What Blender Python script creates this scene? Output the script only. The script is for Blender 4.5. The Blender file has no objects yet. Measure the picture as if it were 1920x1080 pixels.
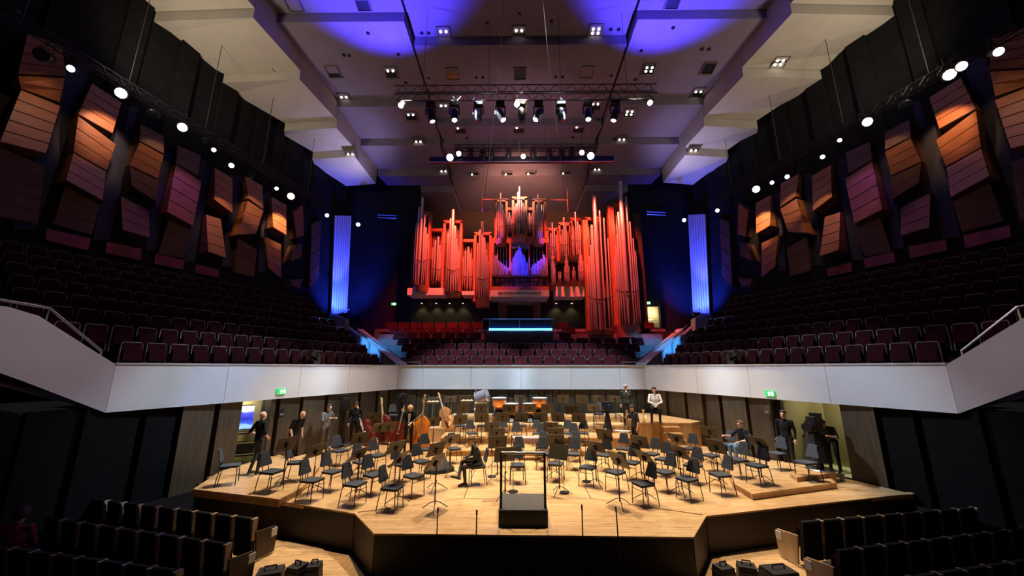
import bpy, bmesh, math, random
from mathutils import Vector, Matrix, noise
random.seed(7)
R = math.radians
SC = bpy.context.scene
COL = SC.collection

# ------------------------------------------------------------------ camera
CAM = Vector((-0.30, 0.0, 3.24)); F = 693.0; PITCH = math.atan(149/693.0); YAW = R(0.5)
cam_d = bpy.data.cameras.new('camera'); cam = bpy.data.objects.new('camera', cam_d); COL.objects.link(cam)
cam_d.sensor_width = 36; cam_d.lens = F/1920*36; cam_d.clip_end = 200; cam_d.clip_start = .05
cam.location = CAM; cam.rotation_euler = (R(90)+PITCH, 0, YAW)
SC.camera = cam

# ------------------------------------------------------------------ world and exposure
w = bpy.data.worlds.new('world'); SC.world = w; w.use_nodes = True
w.node_tree.nodes['Background'].inputs[0].default_value = (.55, .5, .62, 1)
w.node_tree.nodes['Background'].inputs[1].default_value = .012
SC.view_settings.view_transform = 'Standard'; SC.view_settings.look = 'None'
SC.view_settings.gamma = 1; SC.view_settings.use_curve_mapping = False
SC.view_settings.exposure = 0.0
SC.cycles.max_bounces = 5; SC.cycles.diffuse_bounces = 3; SC.cycles.glossy_bounces = 3
SC.cycles.sample_clamp_indirect = 4

def spot(loc, target, watts, color, size=40, blend=.5, radius=.12):
    d = bpy.data.lights.new('stage_or_fill_light', 'SPOT'); d.energy = watts; d.color = color
    d.spot_size = R(size); d.spot_blend = blend; d.shadow_soft_size = radius
    o = bpy.data.objects.new('stage_or_fill_light', d); COL.objects.link(o)
    o.location = loc; o.rotation_euler = (Vector(target)-Vector(loc)).to_track_quat('-Z', 'Y').to_euler()
    return o
def pointl(loc, watts, color, radius=.1):
    d = bpy.data.lights.new('lamp_light', 'POINT'); d.energy = watts; d.color = color; d.shadow_soft_size = radius
    o = bpy.data.objects.new('lamp_light', d); COL.objects.link(o); o.location = loc
    return o
WARM = (1, .80, .55); RED = (1, .075, .04); BLUE = (.07, .05, 1)
# stage wash from the truss and the ceiling above the platform
for x, y, z, tx, ty, p, sz in ((-4.6, 13.0, 19.8, -3.4, 13.6, 15500, 39), (4.6, 13.0, 19.8, 3.4, 13.6, 15500, 39), (0, 15.6, 16.2, 0, 12.6, 14500, 46),
                           (-5.6, 15.6, 16.2, -4.9, 14.4, 8000, 40), (5.6, 15.6, 16.2, 4.9, 14.4, 8000, 40), (0, 20.7, 16.0, 0, 16.4, 6000, 34)):
    spot((x, y, z), (tx, ty, 0), p, WARM, sz, .35, .30)
# cool light on the gallery fronts
COOL = (.72, .86, 1)
for s in (-1, 1):
    spot((-s*3.4, 15.6, 16.2), (s*8.9, 13.2, 2.7), 20000, COOL, 24, .6, .2); spot((-s*2.2, 15.6, 16.2), (s*7.3, 17.6, 2.8), 15500, (.74, .88, 1), 22, .6, .2)
    spot((s*1.2, 12.6, 19.8), (s*2.7, 19.7, 2.7), 24000, (.60, .82, 1), 23, .6, .2)
spot((2.5, 15.6, 16.2), (-9.4, 12.0, 2.8), 7000, (.16, .46, 1), 7, .6, .1); spot((-2.5, 15.6, 16.2), (9.6, 11.6, 3.0), 2500, (.25, .4, 1), 8, .6, .1)
for s in (-1, 1): spot((-s*3, 3.5, 17.5), (s*11.6, 8.4, 3.6), 4200, (1, .80, .90), 15, .7, .2)  # added mauve fill for the gallery wings, with no fixture behind it
# organ: red from the second truss, blue on the middle
for tx, tz, p in ((-5.6, 10.2, 11500), (-2.9, 10.6, 9500), (3.6, 10.8, 9500), (6.6, 10.4, 13000)):
    spot((tx*.8, 21.2, 16.6), (tx, 25.2, tz), p, RED, 50, .7, .15)
spot((-1.5, 21.2, 16.6), (0.1, 25.2, 13.8), 2600, (1, .13, .10), 28, .7)
for tx in (-5.0, -3.2, 4.8, 7.2): spot((tx*.8, 21.0, 16.6), (tx, 25.2, 12.2), 2800, (1, .26, .10), 16, .8)
spot((-5.2, 21.2, 16.4), (0.1, 25, 10.0), 13000, BLUE, 15, .5); spot((5.2, 21.2, 16.4), (.3, 25, 10.0), 13000, BLUE, 17, .6)
# blue wash thrown up on the ceiling
spot((-7.0, 15.2, 16.9), (-7.0, 14.0, 21.3), 7500, BLUE, 104, .5); spot((7.0, 15.2, 16.9), (7.2, 14.0, 21.3), 7500, BLUE, 104, .5)
# added fill spots without fixtures, standing in for house light on the ceiling sails
for s in (-1, 1):
    spot((s*15.6, 11.5, 14.5), (s*14.4, 18.0, 20.5), 1200, (1, .84, .62), 110, .8, .5)
    spot((s*10.5, 22.5, 14.6), (s*11.8, 22.5, 19), 520, (.55, .50, 1), 110, .8, .4)
spot((0, 18.5, 15.5), (0, 22.5, 18.6), 260, (.9, .62, .75), 130, .8, .5)
spot((0, 22.5, 15.6), (0, 28.5, 17.0), 1900, (1, .46, .28), 105, .8, .5)

# ------------------------------------------------------------------ sight lines used for taking measurements
_f = Vector((0, math.cos(PITCH), math.sin(PITCH))); _u = Vector((0, -math.sin(PITCH), math.cos(PITCH))); _r = Vector((1, 0, 0))
_rz = Matrix.Rotation(YAW, 3, 'Z')
def ray(u, v): return _rz @ (_f + _r*((u-960)/F) + _u*((540-v)/F))
def atz(u, v, z): d = ray(u, v); return CAM + d*((z-CAM.z)/d.z)
def aty(u, v, y): d = ray(u, v); return CAM + d*((y-CAM.y)/d.y)

# ------------------------------------------------------------------ plan of the hall: side frame along the gallery front
EX, EY = .373, .928; A0 = (10.5, 9.55); LEN = 10.94
def SP(s, a, d, z): return Vector((s*(A0[0]-EX*a+EY*d), A0[1]+EY*a+EX*d, z))
def side_hit(s, u, v, d):
    """point of a sight line on the plane parallel to the gallery front, d metres outside of it"""
    n = Vector((s*EY, EX, 0)); c = n.dot(SP(s, 0, d, 0)); r = ray(u, v)
    return CAM + r*((c-n.dot(CAM))/n.dot(r))
def side_ad(s, p): 
    q = Vector((s*p.x-A0[0], p.y-A0[1])); return (-EX*q.x+EY*q.y, EY*q.x+EX*q.y)
def mir(p): return Vector((-p[0], p[1], p[2]))

# ------------------------------------------------------------------ mesh building
class MB:
    def __init__(s): s.v = []; s.f = []
    def poly(s, pts):
        b = len(s.v); s.v += [tuple(p) for p in pts]; s.f.append(tuple(range(b, b+len(pts)))); return s
    def hexa(s, p):
        """8 points: bottom ring 0-3, top ring 4-7"""
        b = len(s.v); s.v += [tuple(q) for q in p]
        s.f += [tuple(b+i for i in q) for q in ((3,2,1,0),(4,5,6,7),(0,1,5,4),(1,2,6,5),(2,3,7,6),(3,0,4,7))]; return s
    def box(s, c, d, m=None):
        x, y, z = d[0]/2, d[1]/2, d[2]/2
        p = [Vector(q) for q in ((-x,-y,-z),(x,-y,-z),(x,y,-z),(-x,y,-z),(-x,-y,z),(x,-y,z),(x,y,z),(-x,y,z))]
        if m is not None: p = [m @ q for q in p]
        return s.hexa([q+Vector(c) for q in p])
    def prism(s, ring, off):
        ring = [Vector(q) for q in ring]; off = Vector(off); n = len(ring); b = len(s.v)
        s.v += [tuple(q) for q in ring] + [tuple(q+off) for q in ring]
        s.f.append(tuple(range(b+n-1, b-1, -1))); s.f.append(tuple(range(b+n, b+2*n)))
        for i in range(n): j = (i+1) % n; s.f.append((b+i, b+j, b+n+j, b+n+i))
        return s
    def loft(s, ra, rb, caps=True):
        n = len(ra); b = len(s.v); s.v += [tuple(q) for q in ra]+[tuple(q) for q in rb]
        if caps: s.f.append(tuple(range(b+n-1, b-1, -1))); s.f.append(tuple(range(b+n, b+2*n)))
        for i in range(n): j = (i+1) % n; s.f.append((b+i, b+j, b+n+j, b+n+i))
        return s
    def tube(s, pts, r, n=6, caps=True):
        pts = [Vector(p) for p in pts]; rr = r if isinstance(r, (list, tuple)) else [r]*len(pts)
        b = len(s.v); N = len(pts); up = None
        for i, p in enumerate(pts):
            t = (pts[min(i+1, N-1)]-pts[max(i-1, 0)])
            if t.length < 1e-9: t = Vector((0, 0, 1))
            t.normalize()
            if up is None: up = t.orthogonal().normalized()
            up = up-t*up.dot(t); up = up.normalized() if up.length > 1e-6 else t.orthogonal().normalized()
            w2 = t.cross(up)
            for k in range(n):
                a = 2*math.pi*k/n; s.v.append(tuple(p+(up*math.cos(a)+w2*math.sin(a))*rr[i]))
        for i in range(N-1):
            for k in range(n):
                k2 = (k+1) % n; s.f.append((b+i*n+k, b+i*n+k2, b+(i+1)*n+k2, b+(i+1)*n+k))
        if caps: s.f.append(tuple(range(b+n-1, b-1, -1))); s.f.append(tuple(range(b+(N-1)*n, b+N*n)))
        return s
    def lathe(s, prof, c=(0, 0, 0), n=16, m=None):
        """profile of (radius, height)"""
        b = len(s.v); c = Vector(c)
        for r, z in prof:
            for k in range(n):
                a = 2*math.pi*k/n; q = Vector((r*math.cos(a), r*math.sin(a), z))
                if m is not None: q = m @ q
                s.v.append(tuple(q+c))
        for i in range(len(prof)-1):
            for k in range(n):
                k2 = (k+1) % n; s.f.append((b+i*n+k, b+i*n+k2, b+(i+1)*n+k2, b+(i+1)*n+k))
        s.f.append(tuple(range(b+n-1, b-1, -1))); s.f.append(tuple(range(b+(len(prof)-1)*n, b+len(prof)*n)))
        return s
    def ball(s, c, r, n=10, m=None):
        r = r if isinstance(r, (tuple, list)) else (r, r, r); h = max(5, n//2+1)
        b = len(s.v)
        for i in range(h):
            th = math.pi*(i+.35)/(h-.3) if 0 < i < h-1 else (0.08 if i == 0 else math.pi-.08)
            for k in range(n):
                a = 2*math.pi*k/n; q = Vector((r[0]*math.sin(th)*math.cos(a), r[1]*math.sin(th)*math.sin(a), r[2]*math.cos(th)))
                if m is not None: q = m @ q
                s.v.append(tuple(q+Vector(c)))
        for i in range(h-1):
            for k in range(n):
                k2 = (k+1) % n; s.f.append((b+i*n+k2, b+i*n+k, b+(i+1)*n+k, b+(i+1)*n+k2))
        s.f.append(tuple(range(b, b+n))); s.f.append(tuple(range(b+h*n-1, b+(h-1)*n-1, -1)))
        return s
    def build(s, name, mat, parent=None, smooth=False, world=False, kind=None):
        me = bpy.data.meshes.new(name)
        vv = s.v
        if world and parent is not None:
            l = Vector(parent.location); p = parent.parent
            while p is not None: l = l+Vector(p.location); p = p.parent
            vv = [(q[0]-l.x, q[1]-l.y, q[2]-l.z) for q in vv]
        me.from_pydata(vv, [], s.f); me.update()
        if smooth:
            me.shade_smooth()
            me.set_sharp_from_angle(angle=R(40))
        o = bpy.data.objects.new(name, me); COL.objects.link(o)
        if mat: me.materials.append(M[mat])
        if parent is not None: o.parent = parent
        if kind: o['kind'] = kind
        return o
def tag(o, label=None, cat=None, group=None, kind=None):
    if label: o['label'] = label
    if cat: o['category'] = cat
    if group: o['group'] = group
    if kind: o['kind'] = kind
    return o
def thing(name, label, cat, loc=(0, 0, 0), rz=0, group=None):
    o = bpy.data.objects.new(name, None); COL.objects.link(o); o.empty_display_size = .1
    o.location = loc; o.rotation_euler = (0, 0, rz); return tag(o, label, cat, group)
def sub(name, parent, loc=(0, 0, 0), rz=0):
    o = bpy.data.objects.new(name, None); COL.objects.link(o); o.parent = parent; o.location = loc; o.rotation_euler = (0, 0, rz); return o
def dup(root, loc=None, rz=None, label=None, group=None):
    r = root.copy(); COL.objects.link(r)
    if loc is not None: r.location = loc
    if rz is not None: r.rotation_euler = (0, 0, rz)
    if label: r['label'] = label
    if group: r['group'] = group
    for ch in KIDS(root):
        c = ch.copy(); COL.objects.link(c); c.parent = r
        for g in KIDS(ch):
            d = g.copy(); COL.objects.link(d); d.parent = c
    return r
_kids = {}
def KIDS(o):
    if o.name not in _kids: _kids[o.name] = [c for c in COL.objects if c.parent == o]
    return _kids[o.name]
def structure(name, mb, mat, smooth=False):
    o = mb.build(name, mat, None, smooth); o['kind'] = 'structure'; return o
def structure_root(name, loc=(0, 0, 0)):
    o = bpy.data.objects.new(name, None); COL.objects.link(o); o.location = loc; o['kind'] = 'structure'; return o
ONES = 'zeroth first second third fourth fifth sixth seventh eighth ninth tenth eleventh twelfth thirteenth fourteenth fifteenth sixteenth seventeenth eighteenth nineteenth'.split()
def nth(n):
    if n < 20: return ONES[n]
    t = {2: 'twent', 3: 'thirt', 4: 'fort', 5: 'fift', 6: 'sixt'}[n//10]
    return t+'ieth' if n % 10 == 0 else t+'y-'+ONES[n % 10]

# ------------------------------------------------------------------ materials
M = {}
def mat(name, col, rough=.6, metal=0, var=.0, scale=6, stretch=(1, 1, 1), emit=None, es=0, bump=0, col2=None, coat=0, coords='Object'):
    m = bpy.data.materials.new(name); m.use_nodes = True; nt = m.node_tree; b = nt.nodes['Principled BSDF']
    b.inputs['Roughness'].default_value = rough; b.inputs['Metallic'].default_value = metal
    b.inputs['Base Color'].default_value = (*col, 1)
    if rough >= .8: b.inputs['Specular IOR Level'].default_value = .12
    if coat: b.inputs['Coat Weight'].default_value = coat
    if emit: b.inputs['Emission Color'].default_value = (*emit, 1); b.inputs['Emission Strength'].default_value = es
    tc = nt.nodes.new('ShaderNodeTexCoord'); mp = nt.nodes.new('ShaderNodeMapping'); mp.inputs['Scale'].default_value = stretch
    no = nt.nodes.new('ShaderNodeTexNoise'); no.inputs['Scale'].default_value = scale; no.inputs['Detail'].default_value = 4
    nt.links.new(tc.outputs[coords], mp.inputs[0]); nt.links.new(mp.outputs[0], no.inputs['Vector'])
    if var or col2:
        c2 = col2 or tuple(max(0, c*(1-var)) for c in col); c1 = col if col2 else tuple(min(1, c*(1+var)) for c in col)
        rp = nt.nodes.new('ShaderNodeValToRGB'); rp.color_ramp.elements[0].color = (*c2, 1); rp.color_ramp.elements[1].color = (*c1, 1)
        rp.color_ramp.elements[0].position = .3; rp.color_ramp.elements[1].position = .7
        nt.links.new(no.outputs['Fac'], rp.inputs[0]); nt.links.new(rp.outputs[0], b.inputs['Base Color'])
    if bump:
        bp = nt.nodes.new('ShaderNodeBump'); bp.inputs['Strength'].default_value = bump; bp.inputs['Distance'].default_value = .02
        nt.links.new(no.outputs['Fac'], bp.inputs['Height']); nt.links.new(bp.outputs[0], b.inputs['Normal'])
    M[name] = m; return m
def parquet(name, c1, c2, c3, rough, rot=0.0, bw=1.1, rh=.13):
    m = mat(name, c1, rough); nt = m.node_tree; b = nt.nodes['Principled BSDF']
    tc = nt.nodes.new('ShaderNodeTexCoord'); mp = nt.nodes.new('ShaderNodeMapping'); mp.inputs['Rotation'].default_value = (0, 0, rot)
    br = nt.nodes.new('ShaderNodeTexBrick'); br.inputs['Scale'].default_value = 1
    for k, v in (('Mortar Size', .004), ('Brick Width', bw), ('Row Height', rh), ('Bias', .0)): br.inputs[k].default_value = v
    br.inputs['Color1'].default_value = (*c1, 1); br.inputs['Color2'].default_value = (*c2, 1); br.inputs['Mortar'].default_value = (*[c*.55 for c in c2], 1)
    mp2 = nt.nodes.new('ShaderNodeMapping'); mp2.inputs['Scale'].default_value = (1.6, 9, 1); mp2.inputs['Rotation'].default_value = (0, 0, rot)
    no = nt.nodes.new('ShaderNodeTexNoise'); no.inputs['Scale'].default_value = 1.3; no.inputs['Detail'].default_value = 5
    mx = nt.nodes.new('ShaderNodeMixRGB'); mx.blend_type = 'MIX'; mx.inputs[2].default_value = (*c3, 1)
    rp = nt.nodes.new('ShaderNodeValToRGB'); rp.color_ramp.elements[0].position = .48; rp.color_ramp.elements[1].position = .72
    L = nt.links.new
    L(tc.outputs['Object'], mp.inputs[0]); L(mp.outputs[0], br.inputs[0]); L(tc.outputs['Object'], mp2.inputs[0]); L(mp2.outputs[0], no.inputs['Vector'])
    L(no.outputs['Fac'], rp.inputs[0]); L(rp.outputs[0], mx.inputs[0]); L(br.outputs['Color'], mx.inputs[1]); L(mx.outputs[0], b.inputs['Base Color'])
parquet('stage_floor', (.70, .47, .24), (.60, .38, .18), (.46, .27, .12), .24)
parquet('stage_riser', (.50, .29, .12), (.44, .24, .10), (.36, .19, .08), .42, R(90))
parquet('stalls_floor', (.38, .25, .13), (.32, .20, .10), (.25, .15, .07), .5, R(20))
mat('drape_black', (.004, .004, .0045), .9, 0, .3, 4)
mat('fascia', (.018, .010, .007), .55, 0, .3, 3)
mat('dark_wall', (.010, .010, .011), .8, 0, .25, 2)
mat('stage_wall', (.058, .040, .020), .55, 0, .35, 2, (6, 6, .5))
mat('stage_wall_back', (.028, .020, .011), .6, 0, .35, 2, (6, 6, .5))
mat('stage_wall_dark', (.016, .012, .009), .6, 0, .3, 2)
mat('parapet', (.62, .62, .64), .55, 0, .05, 1.2)
mat('parapet_top', (.42, .40, .42), .5, 0, .1, 3)
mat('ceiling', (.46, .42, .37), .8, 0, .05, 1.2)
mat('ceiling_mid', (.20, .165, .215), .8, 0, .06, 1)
mat('ceiling_edge', (.16, .13, .12), .8, 0, .1, 1)
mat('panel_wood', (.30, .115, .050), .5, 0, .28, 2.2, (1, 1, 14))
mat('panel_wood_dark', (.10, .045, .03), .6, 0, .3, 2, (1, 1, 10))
mat('panel_pink', (.26, .07, .085), .7, 0, .2, 3)
mat('gap_blue', (.008, .012, .036), .7, 0, .3, 2)
mat('organ_wood', (.34, .13, .07), .5, 0, .2, 4, (1, 1, .3))
mat('organ_dark', (.03, .014, .012), .7)
mat('tin', (.54, .50, .48), .30, .5, .05, 3)
mat('tin_dark', (.36, .33, .34), .4, .6, .1, 3)
mat('trumpet_tin', (.30, .30, .62), .4, .2, .1, 6)  # tin with the blue of the spotlights put into its colour
mat('white_ledge', (.72, .70, .68), .5)
mat('seat_red', (.022, .002, .004), .95, 0, .35, 8)
mat('choir_red', (.065, .007, .010), .85, 0, .35, 8)
mat('seat_rim', (.15, .12, .12), .5, 0, .2, 5)
mat('seat_black', (.010, .010, .012), .6, 0, .3, 6)
mat('seat_wood', (.50, .38, .23), .5, 0, .25, 5, (1, 1, .2))
mat('step_grey', (.20, .17, .16), .7, 0, .2, 3)
mat('carpet', (.02, .009, .009), .95, 0, .3, 9)
mat('black_metal', (.012, .012, .013), .45, .3)
mat('steel', (.62, .62, .64), .25, .9)
mat('rail_steel', (.55, .54, .52), .3, .8)
mat('chair_fabric', (.055, .064, .082), .85, 0, .3, 30)
mat('chair_leg', (.045, .026, .018), .4, .5)
mat('stand_desk', (.055, .045, .030), .42, .2, .15, 4)
mat('podium_top', (.055, .055, .055), .7, 0, .3, 12, (1, 8, 1))
mat('podium_side', (.010, .010, .010), .6)
mat('skin', (.62, .36, .26), .55, 0, .06, 9)
mat('cloth_black', (.012, .012, .014), .85, 0, .3, 12)
mat('cloth_green', (.045, .050, .042), .85, 0, .25, 12)
mat('cloth_charcoal', (.040, .046, .048), .85, 0, .25, 12)
mat('cloth_grey', (.12, .115, .11), .9, 0, .35, 10)
mat('cloth_white', (.80, .80, .80), .8)
mat('jeans', (.12, .24, .40), .85, 0, .3, 16)
mat('trousers', (.022, .020, .020), .85, 0, .25, 12)
mat('trousers_grey', (.05, .05, .048), .85, 0, .25, 12)
mat('shoe', (.012, .009, .008), .4)
mat('pink_cloth', (.35, .05, .09), .9, 0, .3, 12)
mat('hair_dark', (.02, .014, .010), .7, 0, .3, 30)
mat('hair_brown', (.12, .07, .035), .7, 0, .3, 30)
mat('hair_blond', (.55, .38, .20), .6, 0, .3, 30)
mat('hair_grey', (.45, .42, .40), .7, 0, .3, 30)
mat('bass_orange', (.72, .22, .02), .28, 0, .28, 2.5, (3, 3, .6), coat=.4)
mat('bass_red', (.12, .014, .008), .25, 0, .3, 2.5, (3, 3, .6), coat=.4)
mat('bass_brown', (.48, .20, .06), .3, 0, .3, 2.5, (3, 3, .6), coat=.4)
mat('maple', (.66, .48, .28), .4, 0, .15, 5)
mat('ebony', (.015, .012, .012), .35)
mat('fingerboard', (.34, .30, .28), .25, .1)
mat('copper', (.85, .33, .10), .28, .75, .15, 3)
mat('drum_skin', (.85, .80, .70), .6)
mat('drum_blue', (.20, .20, .26), .4, .2, .2, 5)
mat('mauve', (.45, .30, .33), .6, 0, .1, 4)
mat('bag_black', (.007, .007, .008), .6, 0, .3, 10)
mat('door_yellow', (.62, .56, .22), .7)
mat('door_cream', (.80, .80, .52), .6, emit=(.85, .8, .45), es=.0)
mat('brass', (.85, .62, .20), .25, .9)
mat('exit_green', (.02, .42, .12), .5, emit=(.03, .6, .16), es=.8)
mat('exit_white', (.9, 1, .9), .5, emit=(.8, 1, .85), es=1.6)
mat('led_blue', (.1, .4, 1), .5, emit=(.04, .30, 1), es=9)
mat('bulb', (1, .95, .85), .4, emit=(1, .86, .66), es=26)
mat('bulb_small', (1, .95, .85), .4, emit=(1, .9, .78), es=6)
mat('bulb_blue', (.8, .85, 1), .4, emit=(.6, .62, 1), es=22)
mat('bulb_cyan', (.8, .95, 1), .4, emit=(.65, .95, 1), es=8)
mat('blue_panel', (.55, .55, .62), .7, 0, .06, 2, (9, 9, .15))
mat('glass_rail', (.02, .03, .06), .15, 0, .2, 3)
mat('screen_bezel', (.01, .01, .012), .3)
mat('room_wall', (.75, .70, .45), .8)
mat('paper', (.8, .78, .72), .8)
mat('cable', (.45, .42, .42), .6)
mat('cable_dark', (.05, .045, .04), .6)
mat('stair_white_bluelit', (.60, .64, .72), .6, 0, .08, 4)  # white paint, a little of the blue light mixed into its colour
mat('camera_grey', (.30, .30, .29), .5)
mat('red_sign', (.7, .02, .03), .5)
mat('letter', (.03, .025, .02), .6)
mat('orange_box', (.85, .42, .03), .6)
# the monitor picture: blue stage scene, made of procedural bands
m = mat('screen', (.02, .02, .1), .4); nt = m.node_tree; b = nt.nodes['Principled BSDF']
tc = nt.nodes.new('ShaderNodeTexCoord'); sx = nt.nodes.new('ShaderNodeSeparateXYZ'); nz = nt.nodes.new('ShaderNodeTexNoise'); nz.inputs['Scale'].default_value = 7
ad = nt.nodes.new('ShaderNodeMath'); ad.operation = 'MULTIPLY_ADD'; ad.inputs[1].default_value = .35
rp = nt.nodes.new('ShaderNodeValToRGB'); cr = rp.color_ramp
for pos, c in ((.10, (.01, .01, .03)), (.30, (.35, .65, 1)), (.42, (.05, .12, .8)), (.62, (.02, .03, .5)), (.85, (.10, .12, .85))):
    e = cr.elements.new(pos); e.color = (*c, 1)
L = nt.links.new; L(tc.outputs['Generated'], sx.inputs[0]); L(tc.outputs['Generated'], nz.inputs['Vector']); L(nz.outputs['Fac'], ad.inputs[0]); L(sx.outputs['Z'], ad.inputs[2])
L(ad.outputs[0], rp.inputs[0]); L(rp.outputs[0], b.inputs['Emission Color']); b.inputs['Emission Strength'].default_value = 1.3

# ================================================================== THE HALL
# ---- stage platform
def V(*a): return Vector(a)
def pz(pts, z): return [atz(u, v, z) for u, v in pts]
P1X, P1Y = 6.42, 19.7
apron = [V(-3.12, 8.25, 0), V(3.18, 8.15, 0), V(3.95, 9.20, 0), V(1.6, 10.25, 0), V(-1.6, 10.25, 0), V(-3.95, 9.28, 0)]
wl = lambda s, a: SP(s, a, .05, 0)
left_main = [V(-3.96, 9.30, 0), V(-1.62, 10.26, 0), V(-1.62, 19.7, 0), V(-6.2, 19.7, 0), wl(-1, 8), wl(-1, 3.2), V(-9.0, 12.2, 0), V(-9.0, 10.95, 0)]
right_main = [V(3.96, 9.22, 0), V(9.4, 10.55, 0), wl(1, 1.2), wl(1, 3), wl(1, 8), V(6.2, 19.7, 0), V(1.62, 19.7, 0), V(1.62, 10.26, 0)]
mid_main = [V(-1.6, 10.27, 0), V(1.6, 10.27, 0), V(1.6, 19.7, 0), V(-1.6, 19.7, 0)]
floor_stage = structure_root('floor_stage')
for pts in (apron, left_main, right_main, mid_main):
    MB().prism([p+V(0, 0, -.09) for p in pts], (0, 0, .09)).build('floor_section', 'stage_floor', floor_stage)
MB().prism([V(-3.1, 8.35, -.2), V(3.1, 8.25, -.2), V(3.85, 9.3, -.2), V(9.2, 10.75, -.2), V(9.4, 19.6, -.2), V(-9.6, 19.6, -.2), V(-8.9, 11.1, -.2), V(-3.85, 9.4, -.2)], (0, 0, .1)).build('subfloor', 'fascia', floor_stage)
LEVELS = []
def inside(pts, x, y):
    c = False; n = len(pts)
    for i in range(n):
        a, b = pts[i], pts[(i+1) % n]
        if (a[1] > y) != (b[1] > y) and x < (b[0]-a[0])*(y-a[1])/(b[1]-a[1])+a[0]: c = not c
    return c
def platform(pts, z, matn='stage_floor', face='stage_riser'):
    LEVELS.append(([(p[0], p[1]) for p in pts], z))
    MB().prism([V(p[0], p[1], z-.045) for p in pts], (0, 0, .045)).build('platform_top', matn, floor_stage)
    c = sum((Vector((p[0], p[1], 0)) for p in pts), Vector())/len(pts)
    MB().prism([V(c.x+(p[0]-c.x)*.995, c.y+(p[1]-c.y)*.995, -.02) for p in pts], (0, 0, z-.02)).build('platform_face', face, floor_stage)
rect = lambda x0, x1, y0, y1: [V(x0, y0, 0), V(x1, y0, 0), V(x1, y1, 0), V(x0, y1, 0)]
platform(pz([(362, 917), (524, 936), (566, 914), (600, 872), (520, 852), (412, 884)], .16), .16)
platform(pz([(1374, 905), (1410, 926), (1568, 905), (1530, 872), (1440, 862), (1360, 876)], .15), .15)
platform(rect(-2.9, 3.4, 14.8, 19.6), .20)
platform(rect(-3.4, 4.7, 16.1, 19.6), .42)
platform(rect(-6.0, -3.42, 17.4, 19.6), .60)
platform(rect(-3.4, 4.7, 17.4, 19.6), .72)
platform(rect(-3.4, 4.7, 18.5, 19.6), .98)
platform([V(4.72, 16.2, 0), V(7.0, 16.2, 0), V(7.6, 16.7, 0), V(6.5, 19.6, 0), V(4.72, 19.6, 0)], 1.0)
def level(x, y):
    z = 0
    for pts, h in LEVELS:
        if inside(pts, x, y): z = h
    return z
def place(u, v, h):
    """stand a thing on the platforms so that its point h above the floor is seen at u, v"""
    best = None
    for z in sorted(set([0]+[q for _, q in LEVELS]), reverse=True):
        p = atz(u, v, z+h)
        if 8 < p.y < 19.3 and abs(level(p.x, p.y)-z) < .01: best = V(p.x, p.y, z); break
    if best is None:   # between two steps: the nearest standing point on the sight line
        d = ray(u, v); r = 9e9
        for i in range(210):
            y = 8.6+.05*i; q = CAM+d*((y-CAM.y)/d.y); z = level(q.x, q.y); e = abs(q.z-z-h)
            if e < r: r = e; best = V(q.x, q.y, z)
    return best
# wooden steps up to the side block
for k in range(4):
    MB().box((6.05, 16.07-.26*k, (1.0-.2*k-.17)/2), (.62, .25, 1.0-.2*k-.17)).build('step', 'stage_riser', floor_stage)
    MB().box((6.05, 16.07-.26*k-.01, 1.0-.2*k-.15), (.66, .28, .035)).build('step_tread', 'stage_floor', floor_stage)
# low side blocks at the right edge of the platform
b0, b1 = atz(1497, 915, .0), atz(1570, 905, .0)
MB().hexa([b0, b1, b1+V(.1, .4, 0), b0+V(.1, .4, 0), b0+V(0, 0, .27), b1+V(0, 0, .27), b1+V(.1, .4, .27), b0+V(.1, .4, .27)]).build('step_block', 'stage_riser', floor_stage)
# metal edge strips on the diagonal joints
for s, q in ((-1, apron[5]), (1, apron[2])):
    e = V(s*1.6, 10.25, 0); a = q.lerp(e, .02); c = q.lerp(e, .42)
    MB().tube([a+V(0, 0, .008), c+V(0, 0, .008)], .016, 4).build('edge_strip', 'maple', floor_stage)
# front fascia
FL = -.78
fr = structure_root('wall_stage_front')
fpts = [wl(-1, 2.6), V(-9.0, 12.2, 0), V(-9.0, 10.9, 0), V(-6.9, 10.3, 0), V(-3.95, 9.26, 0), V(-3.12, 8.23, 0), V(3.18, 8.13, 0), V(3.95, 9.18, 0), V(6.8, 9.9, 0), V(9.5, 10.58, 0), V(10.2, 10.75, 0)]
for a, b in zip(fpts, fpts[1:]):
    n = max(1, round((b-a).length/2.1)); dv = (b-a)/n; back = V(0, .12, 0)
    for k in range(n):
        p, q = a+dv*(k+.004), a+dv*(k+.996)
        z1 = .14 if abs(a.x+9) < .02 and a.y < 11.5 else -.03
        MB().hexa([p+V(0, 0, FL), q+V(0, 0, FL), q+back+V(0, 0, FL), p+back+V(0, 0, FL), p+V(0, 0, z1), q+V(0, 0, z1), q+back+V(0, 0, z1), p+back+V(0, 0, z1)]).build('fascia_panel', 'fascia', fr)
    MB().hexa([a+V(0, -.02, -.03), b+V(0, -.02, -.03), b+V(0, .1, -.03), a+V(0, .1, -.03), a+V(0, -.02, .004), b+V(0, -.02, .004), b+V(0, .1, .004), a+V(0, .1, .004)]).build('edge_trim', 'stage_floor', fr)
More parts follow.
